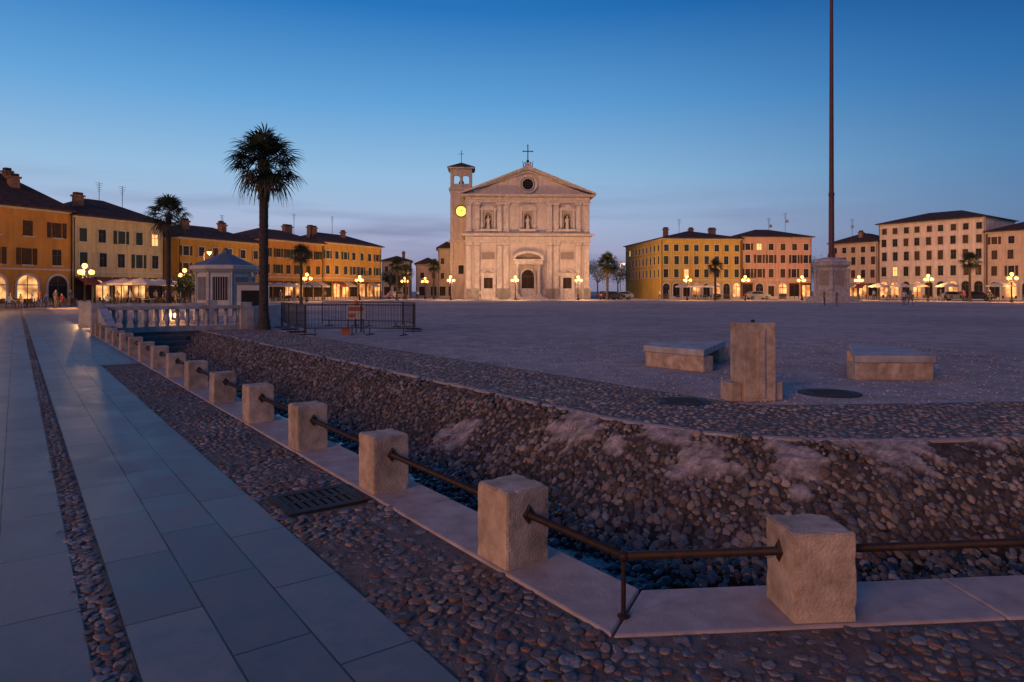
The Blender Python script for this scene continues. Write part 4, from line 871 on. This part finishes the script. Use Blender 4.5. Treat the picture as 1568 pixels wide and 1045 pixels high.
# ---------------------------------------------------------------- cars
def car(x,y,rz,mt):
    c_=P(); hw=.82
    pr=[(-2.05,.35),(-1.0,.28),(1.0,.28),(2.05,.35),(2.08,.7),(1.9,.88),(1.0,.98),(.35,1.42),(-1.1,1.46),(-1.85,1.05),(-2.05,.95)]
    c_.xz('body',mt,pr,-hw,hw)
    for sg in (-1,1): c_.xz('windows',M['dark'],[(-1.5,1.0),(.8,1.0),(.3,1.34),(-1.05,1.37)],sg*hw-.012,sg*hw+.012)
    c_.raw('windows',M['dark'],[(.98,-.7,1.01),(.98,.7,1.01),(.4,.62,1.40),(.4,-.62,1.40)],[(0,1,2,3)])
    for xx in (-1.3,1.3):
        for sg in (-1,1): c_.tube('wheels',M['tyre'],(xx,sg*(hw-.18),.31),(xx,sg*(hw+.02),.31),.31,18); c_.tube('hubs',M['galv'],(xx,sg*(hw+.02),.31),(xx,sg*(hw+.03),.31),.18,12)
    for sg in (-1,1): c_.box('tail_lights',M['tail'],-2.09,-2.06,sg*.62-.12,sg*.62+.12,.75,.9); c_.box('headlights',M['trim'],2.07,2.1,sg*.6-.15,sg*.6+.15,.62,.76)
    c_.make('parked_car',(x,y,0),rz,bevel=.04)
for px,Y,rz,mt in ((938,119,.1,'cardk'),(951,120,3.2,'carp'),(926,121,1.4,'cardk'),(1465,107,-.9,'carp'),(1497,104,-.9,'cardk'),(1160,120,.1,'carp'),(607,128,1.2,'carp')): car(at(px,Y),Y,rz,M[mt])
# ---------------------------------------------------------------- world
wd=bpy.data.worlds.new('World'); S.world=wd; wd.use_nodes=True; nt=wd.node_tree; N=nt.nodes; Lk=nt.links
for x_ in list(N): N.remove(x_)
out=N.new('ShaderNodeOutputWorld'); bg=N.new('ShaderNodeBackground'); tc=N.new('ShaderNodeTexCoord'); sp=N.new('ShaderNodeSeparateXYZ')
Lk.new(tc.outputs['Generated'],sp.inputs[0])
def ramp(st,src):
    r=N.new('ShaderNodeValToRGB'); cr=r.color_ramp
    while len(cr.elements)<len(st): cr.elements.new(.5)
    for e_,(p_,c_) in zip(cr.elements,st): e_.position=p_; e_.color=(*c_,1)
    Lk.new(src,r.inputs['Fac']); return r
def srgb(r,g,b): return tuple(((x/255+.055)/1.055)**2.4 if x>10 else x/3294 for x in (r,g,b))
RW=ramp([(0,srgb(138,132,158)),(.035,srgb(166,160,190)),(.09,srgb(168,182,213)),(.16,srgb(148,188,222)),(.26,srgb(98,162,216)),(.38,srgb(38,118,190)),(.6,srgb(36,92,160)),(1,srgb(46,84,138))],sp.outputs['Z'])
RE=ramp([(0,srgb(86,98,130)),(.04,srgb(94,114,150)),(.10,srgb(88,126,168)),(.17,srgb(70,124,175)),(.27,srgb(38,104,168)),(.38,srgb(12,74,142)),(.6,srgb(26,68,130)),(1,srgb(38,76,133))],sp.outputs['Z'])
vd=N.new('ShaderNodeVectorMath'); vd.operation='DOT_PRODUCT'; Lk.new(tc.outputs['Generated'],vd.inputs[0]); a=math.radians(90+28); vd.inputs[1].default_value=(math.cos(a),math.sin(a),0)
mr=N.new('ShaderNodeMapRange'); mr.interpolation_type='SMOOTHSTEP'; mr.inputs['From Min'].default_value=.3; mr.inputs['From Max'].default_value=.98; Lk.new(vd.outputs['Value'],mr.inputs['Value'])
mx=N.new('ShaderNodeMix'); mx.data_type='RGBA'; Lk.new(mr.outputs[0],mx.inputs['Factor']); Lk.new(RE.outputs[0],mx.inputs['A']); Lk.new(RW.outputs[0],mx.inputs['B'])
mp=N.new('ShaderNodeMapping'); mp.inputs['Scale'].default_value=(1.5,1.5,16); Lk.new(tc.outputs['Generated'],mp.inputs[0]); cn=N.new('ShaderNodeTexNoise'); cn.inputs['Scale'].default_value=2.0; cn.inputs['Detail'].default_value=7; Lk.new(mp.outputs[0],cn.inputs['Vector'])
cm=N.new('ShaderNodeMapRange'); cm.inputs['From Min'].default_value=.45; cm.inputs['From Max'].default_value=.66; cm.inputs['To Max'].default_value=.7; Lk.new(cn.outputs['Fac'],cm.inputs['Value'])
hz_=N.new('ShaderNodeMapRange'); hz_.inputs['From Min'].default_value=.17; hz_.inputs['From Max'].default_value=.07; Lk.new(sp.outputs['Z'],hz_.inputs['Value'])
ml=N.new('ShaderNodeMath'); ml.operation='MULTIPLY'; Lk.new(cm.outputs[0],ml.inputs[0]); Lk.new(hz_.outputs[0],ml.inputs[1])
ml2=N.new('ShaderNodeMath'); ml2.operation='MULTIPLY'; Lk.new(ml.outputs[0],ml2.inputs[0]); Lk.new(mr.outputs[0],ml2.inputs[1])
m2=N.new('ShaderNodeMix'); m2.data_type='RGBA'; Lk.new(ml2.outputs[0],m2.inputs['Factor']); Lk.new(mx.outputs['Result'],m2.inputs['A']); m2.inputs['B'].default_value=(*srgb(116,122,160),1)
sky=N.new('ShaderNodeTexSky'); sky.sky_type='NISHITA'; sky.sun_disc=False; sky.sun_elevation=math.radians(-1); sky.sun_rotation=math.radians(-42)
sc_=N.new('ShaderNodeVectorMath'); sc_.operation='SCALE'; sc_.inputs['Scale'].default_value=.01; Lk.new(sky.outputs[0],sc_.inputs[0])
ad=N.new('ShaderNodeVectorMath'); ad.operation='ADD'; Lk.new(m2.outputs['Result'],ad.inputs[0]); Lk.new(sc_.outputs[0],ad.inputs[1])
Lk.new(ad.outputs[0],bg.inputs['Color']); bg.inputs['Strength'].default_value=1.0; Lk.new(bg.outputs[0],out.inputs['Surface'])
sl=bpy.data.lights.new('warm_fill','SUN'); sl.energy=1.1; sl.color=(1,.48,.25); sl.angle=math.radians(22); so=link(bpy.data.objects.new('warm_fill',sl))  # added warm fill from behind-left, standing in for afterglow and lamps after sunset
d=Vector((.62,.9,-.34)); so.rotation_euler=d.to_track_quat('-Z','Y').to_euler()
# ---------------------------------------------------------------- camera
cd=bpy.data.cameras.new('camera'); cam=link(bpy.data.objects.new('camera',cd)); cam.location=(0,0,CH); cam.rotation_euler=(math.radians(90),0,0)
cd.lens=24; cd.sensor_width=36; cd.shift_y=-77.5/1568; cd.clip_end=3000; cd.clip_start=.05; S.camera=cam
S.view_settings.view_transform='Standard'; S.view_settings.look='None'; S.view_settings.exposure=0
